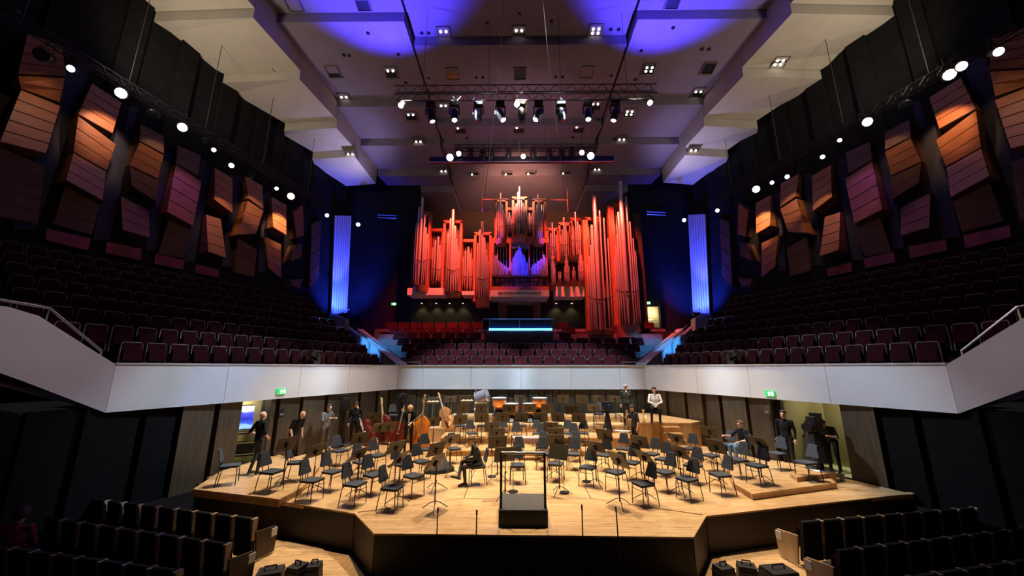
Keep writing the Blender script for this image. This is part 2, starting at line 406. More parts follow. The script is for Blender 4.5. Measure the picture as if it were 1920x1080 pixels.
# ---- stalls floor
structure('floor_stalls', MB().prism([V(-16, -3, FL-.1), V(16, -3, FL-.1), V(16, 11.2, FL-.1), V(-16, 11.2, FL-.1)], (0, 0, .1)), 'fascia')
for i, px in enumerate(([(505, 1012), (600, 1026), (655, 1078), (690, 1140), (420, 1140)], [(1355, 1042), (1455, 1026), (1530, 1085), (1540, 1140), (1290, 1140), (1330, 1085)])):
    structure('floor_aisle', MB().prism([p+V(0, 0, .004) for p in pz(px, FL)], (0, 0, .012)), 'stage_floor')
for s in (-1, 1):
    structure('floor_border', MB().prism([V(s*3.2, 8.0, FL+.002), V(s*3.95, 9.1, FL+.002), V(s*9, 10.7, FL+.002), V(s*9, 9.7, FL+.002), V(s*4.1, 8.35, FL+.002), V(s*3.5, 6.5, FL+.002), V(s*2.6, 6.5, FL+.002)], (0, 0, .004)), 'stage_riser')

# ---- gallery fronts and the walls below them
ZB, ZT = 2.14, 3.31
DOOR = {}
for s, name in ((-1, 'left'), (1, 'right')):
    g = structure_root('wall_gallery_'+name)
    cuts = [0, 2.7, 5.3, 7.7, LEN]
    for a, b in zip(cuts, cuts[1:]):
        a += .006; b -= .006
        MB().hexa([SP(s, a, 0, ZB), SP(s, b, 0, ZB), SP(s, b, .22, ZB), SP(s, a, .22, ZB), SP(s, a, 0, ZT), SP(s, b, 0, ZT), SP(s, b, .22, ZT), SP(s, a, .22, ZT)]).build('parapet_panel', 'parapet', g)
    MB().hexa([SP(s, 0, -.03, ZT), SP(s, LEN, -.03, ZT), SP(s, LEN, .3, ZT), SP(s, 0, .3, ZT), SP(s, 0, -.03, ZT+.05), SP(s, LEN, -.03, ZT+.05), SP(s, LEN, .3, ZT+.05), SP(s, 0, .3, ZT+.05)]).build('parapet_cap', 'parapet_top', g)
    # rising wing towards the hall
    p0 = SP(s, 0, 0, 0); q = V(s*11.75, 8.15, 0); q2 = V(s*14.5, 4.9, 0); back = V(s*.2, .12, 0)
    for (a, za0, za1), (b, zb0, zb1) in (((p0, ZB, ZT), (V(s*11.45, 8.5, 0), 2.95, 4.42)), ((V(s*11.45, 8.5, 0), 2.95, 4.42), (q, 3.2, 4.58)), ((q, 3.2, 4.58), (q2, 4.9, 4.95))):
        f = [V(a.x, a.y, za0), V(b.x, b.y, zb0), V(b.x, b.y, zb1), V(a.x, a.y, za1)]
        MB().prism(f, back).build('parapet_wing', 'parapet', g)
    rl = [V(s*10.72, 9.35, 3.64), V(s*11.4, 8.62, 4.62), V(s*12.4, 7.4, 4.85)]
    mb = MB().tube(rl, .03, 6)
    for p in (rl[0], rl[1]): mb.tube([p, p+V(s*.06, .04, -.3)], .018, 5)
    tag(mb.build('handrail', 'rail_steel', None), 'slanted metal handrail on the %s gallery wing' % name, 'handrail')
    # soffit
    so = MB().poly([SP(s, 0, .0, ZB+.02), SP(s, LEN, .0, ZB+.02), SP(s, LEN, 3, ZB+.02), SP(s, 0, 3, ZB+.02)]).poly([V(p0.x, p0.y, ZB), V(s*14.5, 4.9, 4.7), V(s*17, 8, 4.7), V(s*14, 13, ZB)])
    structure('ceiling_under_gallery_'+name, so, 'stage_wall_dark')
    # wall below: broad panels with dark recesses, doorway left open
    wroot = structure_root('wall_stage_'+name)
    if s < 0: ua, ub = 449, 499
    else: ua, ub = 1462, 1582
    da, db = sorted((side_ad(s, side_hit(s, ua, 790, .25))[0], side_ad(s, side_hit(s, ub, 790, .25))[0]))
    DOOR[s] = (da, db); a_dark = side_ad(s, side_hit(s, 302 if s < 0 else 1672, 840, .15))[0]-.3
    a = -1.2; k = 0
    while a < LEN+.1:
        wd = (.86, 1.05, .74)[k % 3]; b = min(a+wd, LEN+.15)
        for x0, x1 in ((a, min(b, da)), (max(a, db), b)):
            if x1-x0 > .08:
                t = .10 if k % 2 else .16
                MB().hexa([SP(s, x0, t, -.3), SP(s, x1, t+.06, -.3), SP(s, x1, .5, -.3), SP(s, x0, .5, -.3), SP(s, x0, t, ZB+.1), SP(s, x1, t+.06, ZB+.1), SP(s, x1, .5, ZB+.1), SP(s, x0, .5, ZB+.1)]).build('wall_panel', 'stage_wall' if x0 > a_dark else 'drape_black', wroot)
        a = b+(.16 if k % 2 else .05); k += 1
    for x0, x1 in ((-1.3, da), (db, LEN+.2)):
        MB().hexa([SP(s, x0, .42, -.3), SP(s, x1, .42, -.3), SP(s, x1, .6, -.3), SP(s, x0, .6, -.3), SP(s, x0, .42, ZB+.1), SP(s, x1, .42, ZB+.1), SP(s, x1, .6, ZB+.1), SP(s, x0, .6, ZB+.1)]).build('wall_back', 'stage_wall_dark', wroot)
    # room behind the doorway
    dr = structure_root('door_%d' % (1 if s < 0 else 2))
    for (a0, d0, a1, d1) in ((da, .55, da, 2.6), (db, .55, db, 2.6), (da-.3, 2.6, db+.3, 2.6)):
        p = [SP(s, a0, d0, -.02), SP(s, a1, d1, -.02), SP(s, a1, d1, 2.6), SP(s, a0, d0, 2.6)]
        MB().prism(p, (0, .03, 0)).build('room_wall', 'room_wall' if s < 0 or a0 != da else 'stage_wall_dark', dr)
    MB().poly([SP(s, da, .3, -.005), SP(s, db, .3, -.005), SP(s, db, 2.7, -.005), SP(s, da, 2.7, -.005)]).build('room_floor', 'door_yellow', dr)
    MB().poly([SP(s, da, .3, 2.3), SP(s, da, 2.7, 2.3), SP(s, db, 2.7, 2.3), SP(s, db, .3, 2.3)]).build('room_ceiling', 'stage_wall_dark', dr)
    l = SP(s, (da+db)/2, 1.5, 2.1); pointl(l, 22 if s < 0 else 16, (1, .88, .5), .2)
    # near wall towards the stalls
    wn = structure('wall_stalls_'+name, MB().prism([SP(s, -1.25, .3, -1), V(s*14.5, 4.0, -1), V(s*14.5, 4.0, 5), SP(s, -1.25, .3, 5)][:2]+[V(s*14.5, 4.0, 4.2), SP(s, -1.25, .3, 2.2)], (s*.2, .2, 0)), 'drape_black')
gb = structure_root('wall_gallery_back')
cx = [-P1X, -5.1, -2.6, 0.0, 2.6, 5.1, P1X]
for a, b in zip(cx, cx[1:]): MB().box(((a+b)/2, P1Y+.11, (ZB+ZT)/2), (b-a-.012, .22, ZT-ZB)).build('parapet_panel', 'parapet', gb)
MB().box((0, P1Y+.12, ZT+.025), (2*P1X+.1, .34, .05)).build('parapet_cap', 'parapet_top', gb)
wb = structure_root('wall_stage_back')
x = -6.7; k = 0
while x < 6.7:
    wd = (.42, .36, .5, .3)[k % 4]
    MB().box((x+wd/2, P1Y+.16+(.05 if k % 2 else 0), 1.0), (wd-.03, .1, 2.5)).build('board', 'stage_wall_back', wb); x += wd; k += 1
MB().box((0, P1Y+.3, 1.0), (14, .05, 2.5)).build('wall_back', 'stage_wall_dark', wb)

# ---- galleries: stepped floors
ROWS = 8
for s, name in ((-1, 'left'), (1, 'right')):
    mb = MB()
    for r in range(ROWS+1):
        d0, d1 = (.25 if r == 0 else .35+.92*r), .35+.92*(r+1); z = 3.0+.5*r
        a0, a1 = max(-9, -2.7*d0+.5), LEN+.10*d1-.05
        mb.hexa([SP(s, a0, d0, z-.7), SP(s, a1, d0, z-.7), SP(s, a1, d1, z-.7), SP(s, a0, d1, z-.7), SP(s, a0, d0, z), SP(s, a1, d0, z), SP(s, a1, d1, z), SP(s, a0, d1, z)])
    structure('floor_gallery_'+name, mb, 'carpet')
# ---- upper side walls with sculpted timber panels
WD = 8.75
def facet(root, s, px, off, boards, matn):
    """px: 4 corners (tl, tr, br, bl) on the left wall; off: how far each stands proud of the wall"""
    c = []
    for (u, v), o in zip(px, off):
        p = side_hit(-1, u, v, WD-o); c.append(p if s < 0 else mir(p))
    bk = []
    for p in c:
        a, d = side_ad(s, p); bk.append(SP(s, a, WD, p.z))
    tl, tr, br, bl = c; TL, TR, BR, BL = bk
    body = sub('timber_panel', root)
    inn = .02
    ci = [f.lerp(b, min(.5, inn/max(.05, (b-f).length))) for f, b in zip(c, bk)]
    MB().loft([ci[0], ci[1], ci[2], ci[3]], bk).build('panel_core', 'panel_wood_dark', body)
    for i in range(boards):
        t0, t1 = i/boards+.012, (i+1)/boards-.012
        f = [tl.lerp(bl, t0), tr.lerp(br, t0), tr.lerp(br, t1), tl.lerp(bl, t1)]
        g = [TL.lerp(BL, t0), TR.lerp(BR, t0), TR.lerp(BR, t1), TL.lerp(BL, t1)]
        h = [p.lerp(q, min(.9, .6)) for p, q in zip(f, g)]
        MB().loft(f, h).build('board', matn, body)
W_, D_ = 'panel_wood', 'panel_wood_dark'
FACETS = [
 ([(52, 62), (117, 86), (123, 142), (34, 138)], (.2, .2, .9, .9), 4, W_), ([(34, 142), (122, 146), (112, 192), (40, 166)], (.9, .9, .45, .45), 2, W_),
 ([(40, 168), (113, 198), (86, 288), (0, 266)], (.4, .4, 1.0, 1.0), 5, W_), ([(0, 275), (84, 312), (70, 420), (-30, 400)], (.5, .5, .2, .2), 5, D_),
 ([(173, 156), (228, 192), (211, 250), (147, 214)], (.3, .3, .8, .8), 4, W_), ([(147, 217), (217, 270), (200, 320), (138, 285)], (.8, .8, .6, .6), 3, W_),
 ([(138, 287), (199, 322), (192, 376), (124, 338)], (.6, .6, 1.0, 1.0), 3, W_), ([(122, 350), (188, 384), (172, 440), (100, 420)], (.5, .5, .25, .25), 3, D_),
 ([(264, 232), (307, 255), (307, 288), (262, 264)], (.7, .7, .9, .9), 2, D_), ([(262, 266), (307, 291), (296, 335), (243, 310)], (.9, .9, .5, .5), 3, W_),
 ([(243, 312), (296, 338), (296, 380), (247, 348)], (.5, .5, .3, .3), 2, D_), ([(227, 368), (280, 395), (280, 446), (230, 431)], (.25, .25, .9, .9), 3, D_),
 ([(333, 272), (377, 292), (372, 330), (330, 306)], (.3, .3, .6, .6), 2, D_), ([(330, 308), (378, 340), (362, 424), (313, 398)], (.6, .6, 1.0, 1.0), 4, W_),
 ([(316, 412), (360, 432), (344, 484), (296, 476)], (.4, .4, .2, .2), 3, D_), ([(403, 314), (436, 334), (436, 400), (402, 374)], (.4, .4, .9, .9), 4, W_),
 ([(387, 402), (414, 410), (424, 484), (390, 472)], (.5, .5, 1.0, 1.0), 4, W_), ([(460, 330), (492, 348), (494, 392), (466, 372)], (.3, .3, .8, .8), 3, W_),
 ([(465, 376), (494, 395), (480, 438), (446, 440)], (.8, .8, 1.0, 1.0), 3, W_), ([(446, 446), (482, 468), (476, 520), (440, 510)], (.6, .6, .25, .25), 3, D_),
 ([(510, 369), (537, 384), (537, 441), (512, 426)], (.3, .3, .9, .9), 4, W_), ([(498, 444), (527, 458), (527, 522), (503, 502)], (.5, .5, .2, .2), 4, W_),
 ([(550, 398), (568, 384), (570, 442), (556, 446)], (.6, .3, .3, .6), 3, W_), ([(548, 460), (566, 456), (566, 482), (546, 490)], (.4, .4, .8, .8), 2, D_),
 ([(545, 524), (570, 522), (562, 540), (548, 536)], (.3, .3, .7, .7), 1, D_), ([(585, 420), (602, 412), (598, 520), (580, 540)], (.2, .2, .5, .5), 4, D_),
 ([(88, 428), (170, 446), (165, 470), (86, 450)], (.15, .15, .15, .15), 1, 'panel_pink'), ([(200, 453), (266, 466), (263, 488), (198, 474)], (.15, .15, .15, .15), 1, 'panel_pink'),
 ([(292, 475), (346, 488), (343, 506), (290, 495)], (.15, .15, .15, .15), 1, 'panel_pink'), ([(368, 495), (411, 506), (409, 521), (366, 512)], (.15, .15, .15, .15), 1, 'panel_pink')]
for s, name in ((-1, 'left'), (1, 'right')):
    wr = structure_root('wall_'+name)
    MB().hexa([SP(s, -14, WD, 2), SP(s, 16.5, WD, 2), SP(s, 16.5, WD+.3, 2), SP(s, -14, WD+.3, 2), SP(s, -14, WD, 24), SP(s, 16.5, WD, 24), SP(s, 16.5, WD+.3, 24), SP(s, -14, WD+.3, 24)]).build('wall_back', 'dark_wall', wr)
    for px, off, nb, mt in FACETS: facet(wr, s, px, off, nb, mt)
    # dark blue strips between the timber columns
    for u0, v0, u1, v1, wpx in ((150, 120, 45, 430, 22), (243, 200, 190, 450, 16), (318, 250, 285, 470, 12), (388, 300, 355, 490, 10), (445, 330, 425, 500, 8), (500, 360, 490, 510, 7)):
        q = []
        for u, v in ((u0-wpx, v0), (u0+wpx, v0), (u1+wpx, v1), (u1-wpx, v1)):
            p = side_hit(-1, u, v, WD-.1); q.append(p if s < 0 else mir(p))
        bk = [SP(s, side_ad(s, p)[0], WD, p.z) for p in q]
        MB().loft(q, bk).build('dark_strip', 'gap_blue', wr)
    # pilasters of the dark upper wall
    for k in range(9):
        a = -3+2.05*k
        MB().hexa([SP(s, a, WD-.18, 13.6), SP(s, a+.8, WD-.18, 13.6), SP(s, a+.8, WD, 13.6), SP(s, a, WD, 13.6), SP(s, a, WD-.18, 22), SP(s, a+.8, WD-.18, 22), SP(s, a+.8, WD, 22), SP(s, a, WD, 22)]).build('upper_panel', 'dark_wall', wr)
# ---- back walls
structure('wall_back_left', MB().box((-11.6, 27.4, 10), (7.4, .3, 17)), 'dark_wall'); structure('wall_back_right', MB().box((12.5, 27.4, 10), (7.4, .3, 17)), 'dark_wall')
structure('wall_back', MB().box((0, 30.6, 11), (18, .2, 18)), 'panel_wood_dark')
structure('wall_under_organ', MB().box((.4, 27.0, 6.3), (16.8, .2, 4.0)), 'stage_wall_dark')

# ---- ceiling
def pw(y, pts):
    for (y0, a), (y1, b) in zip(pts, pts[1:]):
        if y <= y1: return a+(b-a)*(y-y0)/(y1-y0)
    (y0, a), (y1, b) = pts[-2:]; return a+(b-a)*(y-y0)/(y1-y0)
XC = lambda y: pw(y, [(5, 6.7), (15, 6.0), (27, 5.2)]); XM = lambda y: pw(y, [(5, 15.4), (15, 12.9), (20.8, 11.4), (27.7, 10.5)]); XO = lambda y: pw(y, [(5, 26), (14, 19.2), (19.35, 15.2), (25.65, 13.0), (28, 11)])
Zc = lambda y: 26.14-.33*y
STR = {'c': (lambda y: 0, XC, [6, 12, 17.1, 21.9, 23.4, 26.0, 30.5], .25), 'm': (XC, XM, [6, 11.5, 15.8, 20.3, 23.1, 25.7, 27.3], 0), 'o': (XM, XO, [6, 11, 14.7, 17.55, 20.5, 22.6, 25.6], -1.3)}
def zpanel(k, y):
    xi, xo, cuts, dz = STR[k]
    for i, (y0, y1) in enumerate(zip(cuts, cuts[1:])):
        if y <= y1 or i == len(cuts)-2:
            t = (y-y0)/(y1-y0); return Zc(y)+dz-.12+.55*t
ceil = structure_root('ceiling')
for k, (xi, xo, cuts, dz) in STR.items():
    for i, (y0, y1) in enumerate(zip(cuts, cuts[1:])):
        za, zb = Zc(y0)+dz-.12, Zc(y1)+dz+.43; th = .75 if k != 'o' else 2.0
        y1 -= .03
        for s in ((0,) if k == 'c' else (-1, 1)):
            if s == 0:
                b = [V(-xo(y0), y0, za), V(xo(y0), y0, za), V(xo(y1), y1, zb), V(-xo(y1), y1, zb)]
            else:
                g = .04 if k == 'o' else .10
                pts = []
                nx = 6 if k == 'o' else 1
                b = [V(s*(xi(y0)+g), y0, za), V(s*xo(y0), y0, za-(.2 if k == 'o' else 0)), V(s*xo(y1), y1, zb-(.2 if k == 'o' else 0)), V(s*(xi(y1)+g), y1, zb)]
                if k == 'o':   # softly bulging outer edge
                    b = [b[0], b[1], V(s*(xo(y0)*.72+xo(y1)*.28+.55), y0*.72+y1*.28, za*.7+zb*.3-.05), V(s*(xo(y0)*.28+xo(y1)*.72+.35), y0*.28+y1*.72, za*.3+zb*.7+.05), b[2], b[3]]
            if s >= 0 and k != 'c': b = b[::-1]
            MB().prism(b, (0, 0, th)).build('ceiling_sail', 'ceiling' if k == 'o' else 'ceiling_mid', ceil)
for s in (-1, 1):
    b = [V(s*5.25, 27.36, Zc(27.36)-.1), V(s*9.2, 27.36, Zc(27.36)-.1), V(s*9.2, 30.5, Zc(30.5)+.3), V(s*5.0, 30.5, Zc(30.5)+.3)]
    MB().prism(b[::-1] if s > 0 else b, (0, 0, .6)).build('ceiling_sail', 'ceiling_mid', ceil)
# roof that closes the hall above the sails, side wall of the near hall
structure('ceiling_roof', MB().box((0, 12, 25.6), (60, 44, .3)), 'dark_wall')
def ceil_hit(u, v):
    d = ray(u, v); t = 10.0
    while t < 45:
        p = CAM+d*t; ax = abs(p.x)
        k = 'c' if ax < XC(p.y) else ('m' if ax < XM(p.y) else 'o')
        if p.z > zpanel(k, p.y): return p
        t += .02
    return p

# ================================================================== ORGAN
OY = 25.0
organ = thing('pipe_organ', 'large pipe organ with many tin pipe towers in red and blue light', 'organ', (0.1, OY, 5.0))
def px2(u, v, y): return aty(u, v, y)
def pipe(parent, u, vt, vm, vf, w, y, matn='tin', n=10):
    a = px2(u, vm, y); t = px2(u, vt, y); f = px2(u, vf, y); r = w/2*y/F*.88
    a = V(a.x, y, a.z)
    h = t.z-a.z; fh = a.z-f.z
    prof = [(r*.22, -fh), (r*.98, -.02), (r, 0), (r, h-.02), (r*.93, h)]
    o = MB().lathe(prof, (a.x, y, a.z), n).build('pipe', matn, parent, True, True)
    return o, a, r
def tower(pipes, y, vm, vmd, vf, vfd, frame=None, bowl=None, slats=0, matn='tin', name='pipe_tower'):
    """vm/vf at the middle pipe; vmd/vfd how much higher they sit at the outer pipes"""
    us = [p[0] for p in pipes]; um = (us[0]+us[-1])/2; hw = max(1, (us[-1]-us[0])/2)
    c = px2(um, vf, y); T = sub(name, organ, (c.x-organ.location.x, c.y-organ.location.y, c.z-organ.location.z))
    for u, vt, w in pipes:
        q = abs(u-um)/hw
        bulge = y-.35*(1-q*q)
        pipe(T, u, vt, vm-vmd*q, vf-vfd*q, w, bulge, matn)
        o = px2(u, vm-vmd*q, bulge); r = w/2*bulge/F
        MB().box((o.x, bulge-r*.80, o.z+r*.6), (r*1.25, r*.3, r*1.1)).build('mouth', 'organ_dark', T, False, True); MB().box((o.x, bulge-r*.86, o.z-r*.15), (r*1.5, r*.35, r*.45)).build('lip', 'tin', T, False, True)
    if frame:
        u0, u1, vt, vb = frame; yb = y+.55
        a, b, cc = px2(u0, vt, yb), px2(u1, vt, yb), px2(u0, vb, yb)
        th = .16
        MB().box(((a.x+b.x)/2, yb, a.z), (b.x-a.x+th, .5, .22)).build('top_rail', 'organ_wood', T, False, True)
        for x in (a.x, b.x): MB().box((x, yb, (a.z+cc.z)/2), (th, .5, a.z-cc.z)).build('post', 'organ_wood', T, False, True)
        MB().box(((a.x+b.x)/2, yb+.3, (a.z+cc.z)/2), (b.x-a.x, .06, a.z-cc.z)).build('case_back', 'organ_dark', T, False, True)
        ns = slats or max(3, int((b.x-a.x)/.13))
        mb = MB()
        for k in range(ns):
            x = a.x+(b.x-a.x)*(k+.5)/ns
            mb.tube([(x, yb+.16, cc.z+.1), (x, yb+.16, a.z-.15)], .035, 6)
        mb.build('inner_pipes', 'tin_dark', T, True, True, 'stuff')
    if bowl:
        vb = bowl; u0, u1 = us[0]-pipes[0][2]*.7, us[-1]+pipes[-1][2]*.7
        a, b = px2(u0, vf-vfd, y), px2(u1, vf-vfd, y); m = px2(um, vf, y-.35); zb = px2(um, vb, y).z
        ring = [V(a.x, y+.5, 0), V(a.x, y-.05, 0)]
        for k in range(1, 6):
            t = k/6; x = a.x+(b.x-a.x)*t; q = abs(2*t-1); ring.append(V(x, y-.1-.42*(1-q*q), 0))
        ring += [V(b.x, y-.05, 0), V(b.x, y+.5, 0)]
        lo = [V(um_x(a, b)+(p.x-um_x(a, b))*.9, y+.5+(p.y-y-.5)*.85, zb) for p in ring]
        MB().loft(lo, [V(p.x, p.y, m.z+.05) for p in ring]).build('tower_base', 'organ_wood', T, False, True)
    return T
def um_x(a, b): return (a.x+b.x)/2
tower([(777, 418, 3), (780.5, 388, 4), (786, 370, 6.5), (792, 403, 4), (795.5, 427, 4), (798.7, 440, 3.5), (802, 453, 3.5)], 24.9, 494, 6, 536, 4, (790, 808, 402, 540), 548)
tower([(810, 464, 3), (814, 451, 4), (819.2, 444, 4), (823, 460, 4), (826, 471, 3), (828.6, 479, 3), (831, 486, 3)], 25.4, 508, 4, 528, 2, (808, 832, 433, 534))
tower([(837.8, 437, 4), (841.3, 410, 4), (846, 393, 7), (850.6, 424, 5.5), (854.5, 448, 4), (857.5, 461, 3.5), (860.3, 472, 3.5)], 24.7, 512, 7, 549, 4, (835, 866, 418, 548), 557)
tower([(868, 482, 3), (871.6, 470, 3.5), (876.6, 463, 4), (881, 476, 4), (884, 485, 3), (886.6, 494, 3)], 25.4, 523, 4, 541, 2, (867, 890, 453, 548))
tower([(894.4, 456, 4), (898, 431, 4.5), (902.8, 415, 6), (907, 446, 5), (910.4, 468, 3.8), (913.2, 480, 3.5), (915.6, 491, 3.5)], 24.7, 528, 5, 560, 4, (892, 920, 440, 566), 576)
# middle: upper towers
tower([(931.6, 388, 3), (934.6, 380, 3), (937.8, 362, 3.6), (940.5, 382, 3.2), (942.6, 394, 3), (944.6, 397, 3), (946.6, 403, 3)], 24.7, 428, 3, 448, 2, (930, 950, 378, 450), 459)
tower([(965.6, 388, 3), (968.2, 382, 3), (971, 360, 3.2), (974, 350, 3.6), (977.9, 371, 3.2), (980.9, 382, 3), (983.3, 388, 3)], 24.4, 418, 3, 442, 2, (962, 986, 374, 446), 451)
tower([(1002.4, 400, 3), (1005, 394, 3), (1007, 384, 3), (1009.8, 365, 3.6), (1012.6, 382, 3.2), (1015.2, 394, 3), (1017.4, 401, 3)], 24.7, 427, 3, 448, 2, (1000, 1021, 378, 450), 459)
tower([(950, 418, 2.6), (952.2, 407, 2.6), (954.6, 398, 2.8), (957.5, 405, 2.8), (959.6, 411, 2.6), (961.3, 417, 2.4)], 25.1, 425, 2, 437, 1, (948.5, 963, 394, 440))
tower([(987.2, 420, 2.6), (989.6, 405, 2.6), (992.6, 399, 2.8), (995.4, 406, 2.8), (997.8, 418, 2.6)], 25.1, 425, 2, 437, 1, (985.5, 1000, 394, 440))
# middle: trumpet fans, the blue light put into their colour
def fan(u0, u1, top, base):
    T = sub('trumpet_fan', organ); y = 24.5
    n = 15
    for k in range(n):
        u = u0+(u1-u0)*k/(n-1); vt = top(k/(n-1))
        for j, (dv, dy) in enumerate(((0, .25), (9, 0.0), (20, -.25))):
            vv = vt+dv+random.uniform(-2, 2)
            if vv > base-4: continue
            uu = u+random.uniform(-.6, .6)
            a, b = px2(uu, base+2, y+dy), px2(uu, vv, y+dy)
            MB().lathe([(.012, 0), (.022, (b.z-a.z)*.55), (.05, b.z-a.z-.04), (.055, b.z-a.z)], (a.x, y+dy, a.z), 7).build('trumpet_pipe', 'trumpet_tin', T, True, True)
fan(924, 953.5, lambda t: 478+t*26 if t > .28 else 482-(t-.0)*14, 516)
fan(960, 989, lambda t: 462+abs(t-.48)*62, 516)
fan(996, 1025, lambda t: 502-t*24 if t < .72 else 474+(t-.72)*40, 516)
T = sub('middle_case', organ); y = 25.3
def rectbox(u0, u1, v0, v1, y, dep, name, matn, T): 
    a, b = px2(u0, v0, y), px2(u1, v1, y)
    return MB().box(((a.x+b.x)/2, y+dep/2, (a.z+b.z)/2), (b.x-a.x, dep, a.z-b.z)).build(name, matn, T, False, True)
rectbox(921, 1029, 446, 455, 25.0, .5, 'cross_rail', 'organ_wood', T)
for u in (923, 956.5, 992.5, 1026): rectbox(u-1.8, u+1.8, 448, 545, 24.95, .4, 'post', 'organ_wood', T)
rectbox(922, 1028, 450, 545, 25.9, .1, 'case_back', 'organ_dark', T)
rectbox(958, 991, 456, 466, 25.2, .2, 'blue_louvre', 'trumpet_tin', T)
for k in range(18):
    u = 927+k*5.7
    if abs(u-956.5) > 3 and abs(u-992.5) > 3: rectbox(u-.8, u+.8, 462, 516, 25.4, .07, 'rear_pipe', 'tin', T)
rectbox(922, 1028, 515, 519, 24.3, .6, 'trumpet_shelf', 'organ_dark', T)
rectbox(921, 1029, 537, 545, 24.4, .5, 'lower_rail', 'organ_wood', T)
for k in range(24): rectbox(925.5+k*4.3-.7, 925.5+k*4.3+.7, 520, 537, 24.9, .06, 'small_pipe', 'trumpet_tin', T)
rectbox(926, 1024, 527, 529, 24.7, .06, 'small_rail', 'organ_dark', T)
for u in (923, 940, 956, 975, 993, 1010, 1027): rectbox(u-.9, u+.9, 518, 538, 24.5, .1, 'baluster', 'organ_dark', T)
# right side small towers
for us, tp, vm, vf, bw, fr in (((1029.5, 1032.8, 1036.4, 1040, 1043.3), (448, 438, 418, 431, 441), 466, 488, 494, (1026, 1045, 432, 492)), ((1051.7, 1055, 1058.6, 1062, 1065.6), (441, 431, 408, 423, 433), 462, 484, 490, (1048, 1068, 422, 488)),
                           ((1072.5, 1075.8, 1080.6, 1084.4, 1087.8), (440, 427, 398, 415, 422), 455, 480, 487, (1070, 1091, 413, 485))):
    tower([(u, t, w) for u, t, w in zip(us, tp, (3, 3, 3.8, 3.2, 3))], 24.9, vm, 3, vf, 2, fr, bw)
for us, pk, vb in (((1033, 1035, 1037, 1039, 1041), 469, 541), ((1058.5, 1060.6, 1062.8, 1065, 1067), 477, 537), ((1085, 1087, 1089.2, 1091.5, 1093.5), 467, 535), ((1047, 1049, 1051), 510, 535), ((1073.5, 1075.8, 1078), 500, 533)):
    m = (len(us)-1)/2
    tower([(u, pk+abs(i-m)*11, 2.6 if abs(i-m) else 3.2) for i, u in enumerate(us)], 24.8, vb-22, 3, vb-7, 2, None, vb+1)
# right: great towers standing on the floor
tower([(1104, 497, 3.4), (1107.8, 480, 3.6), (1112, 460, 4.2), (1116.4, 422, 5), (1123.4, 367, 8.5), (1132.8, 395, 4), (1140.3, 409, 4), (1146, 447, 3.4)], 24.3, 566, 8, 620, 3, (1098, 1121, 412, 622), 628)
tower([(1156.4, 479, 3.6), (1160, 460, 4), (1164, 440, 4.5), (1168.9, 398, 5.4), (1175.8, 341, 9.5), (1186, 370, 4.4), (1190.3, 416, 3.6), (1194, 447, 3.4), (1197, 470, 3)], 24.3, 552, 6, 610, 4, (1146, 1172, 386, 625), 625)
T = sub('side_case', organ)
rectbox(1146, 1153.5, 386, 628, 24.6, .5, 'divider_post', 'organ_wood', T); rectbox(1158, 1194, 609, 632, 24.0, .9, 'plinth', 'organ_wood', T); rectbox(1098, 1101.5, 412, 628, 24.7, .5, 'divider_post', 'organ_wood', T)
rectbox(1200, 1204, 400, 625, 24.9, .5, 'end_post', 'organ_dark', T)
for u0, u1 in ((772, 835), (862, 893), (890, 925), (1026, 1096)): rectbox(u0, u1, 452 if u0 != 772 else 440, 548, 26.6, .1, 'case_back', 'organ_dark', T)
# white ledge with the motto
T = sub('ledge', organ)
for u0, u1, v0, v1 in ((764, 831, 540, 553), (866, 889, 546, 553), (1041, 1098, 537, 556)): rectbox(u0, u1, v0, v1, 24.9, 1.4, 'ledge_board', 'white_ledge', T)
rectbox(919, 1030, 544, 556, 24.1, 2.2, 'motto_board', 'white_ledge', T)
tcv = bpy.data.curves.new('motto', 'FONT'); tcv.body = 'RES SEVERA VERUM GAUDIUM'; tcv.align_x = 'CENTER'; tcv.align_y = 'CENTER'; tcv.size = .34; tcv.extrude = .01; tcv.space_character = 1.0
to = bpy.data.objects.new('motto_lettering', tcv); COL.objects.link(to); bpy.context.view_layer.update()
dg = bpy.context.evaluated_depsgraph_get(); tm = bpy.data.meshes.new_from_object(to.evaluated_get(dg)); bpy.data.objects.remove(to)
to = bpy.data.objects.new('motto_lettering', tm); COL.objects.link(to); tm.materials.append(M['letter']); to.parent = T
p = px2(974, 550, 24.08); wl_ = max(v.co.x for v in tm.vertices)-min(v.co.x for v in tm.vertices)
sc = (px2(1014, 550, 24.1).x-px2(934, 550, 24.1).x)/wl_
to.location = p-organ.location; to.rotation_euler = (R(90), 0, 0); to.scale = (sc, sc*1.25, 1)
# ---- organ loft: console box with blue light strip, panelled wall below the ledge
con = thing('organ_balcony', 'dark console balcony with blue light strip and glass railing below organ', 'balcony', (.2, 23.2, 4.4))
def cb(u0, u1, v0, v1, y, dep, name, matn): return rectbox(u0, u1, v0, v1, y, dep, name, matn, con)
cb(908, 1038, 622, 656, 22.6, 1.6, 'front_panel', 'organ_dark'); cb(916, 1036, 600, 615.5, 22.65, .04, 'glass_panel', 'glass_rail'); cb(917, 1035, 615.5, 619.5, 22.55, .06, 'light_strip', 'led_blue')
mb = MB()
for a, b in (((906, 598), (1040, 598)), ((918, 599), (918, 622)), ((974, 599), (974, 622)), ((1035, 599), (1035, 622)), ((904, 600), (905, 628)), ((1041, 600), (1041, 628))): mb.tube([px2(*a, 22.62), px2(*b, 22.62)], .022, 5)
mb.build('railing', 'rail_steel', con, False, True)
MB().tube([px2(958, 604, 23.2), px2(998, 604, 23.2)], .03, 6).build('console_rail', 'rail_steel', con, False, True)
cb(950, 1000, 606, 622, 23.4, .6, 'console', 'organ_wood')
wu = structure_root('wall_organ_loft')
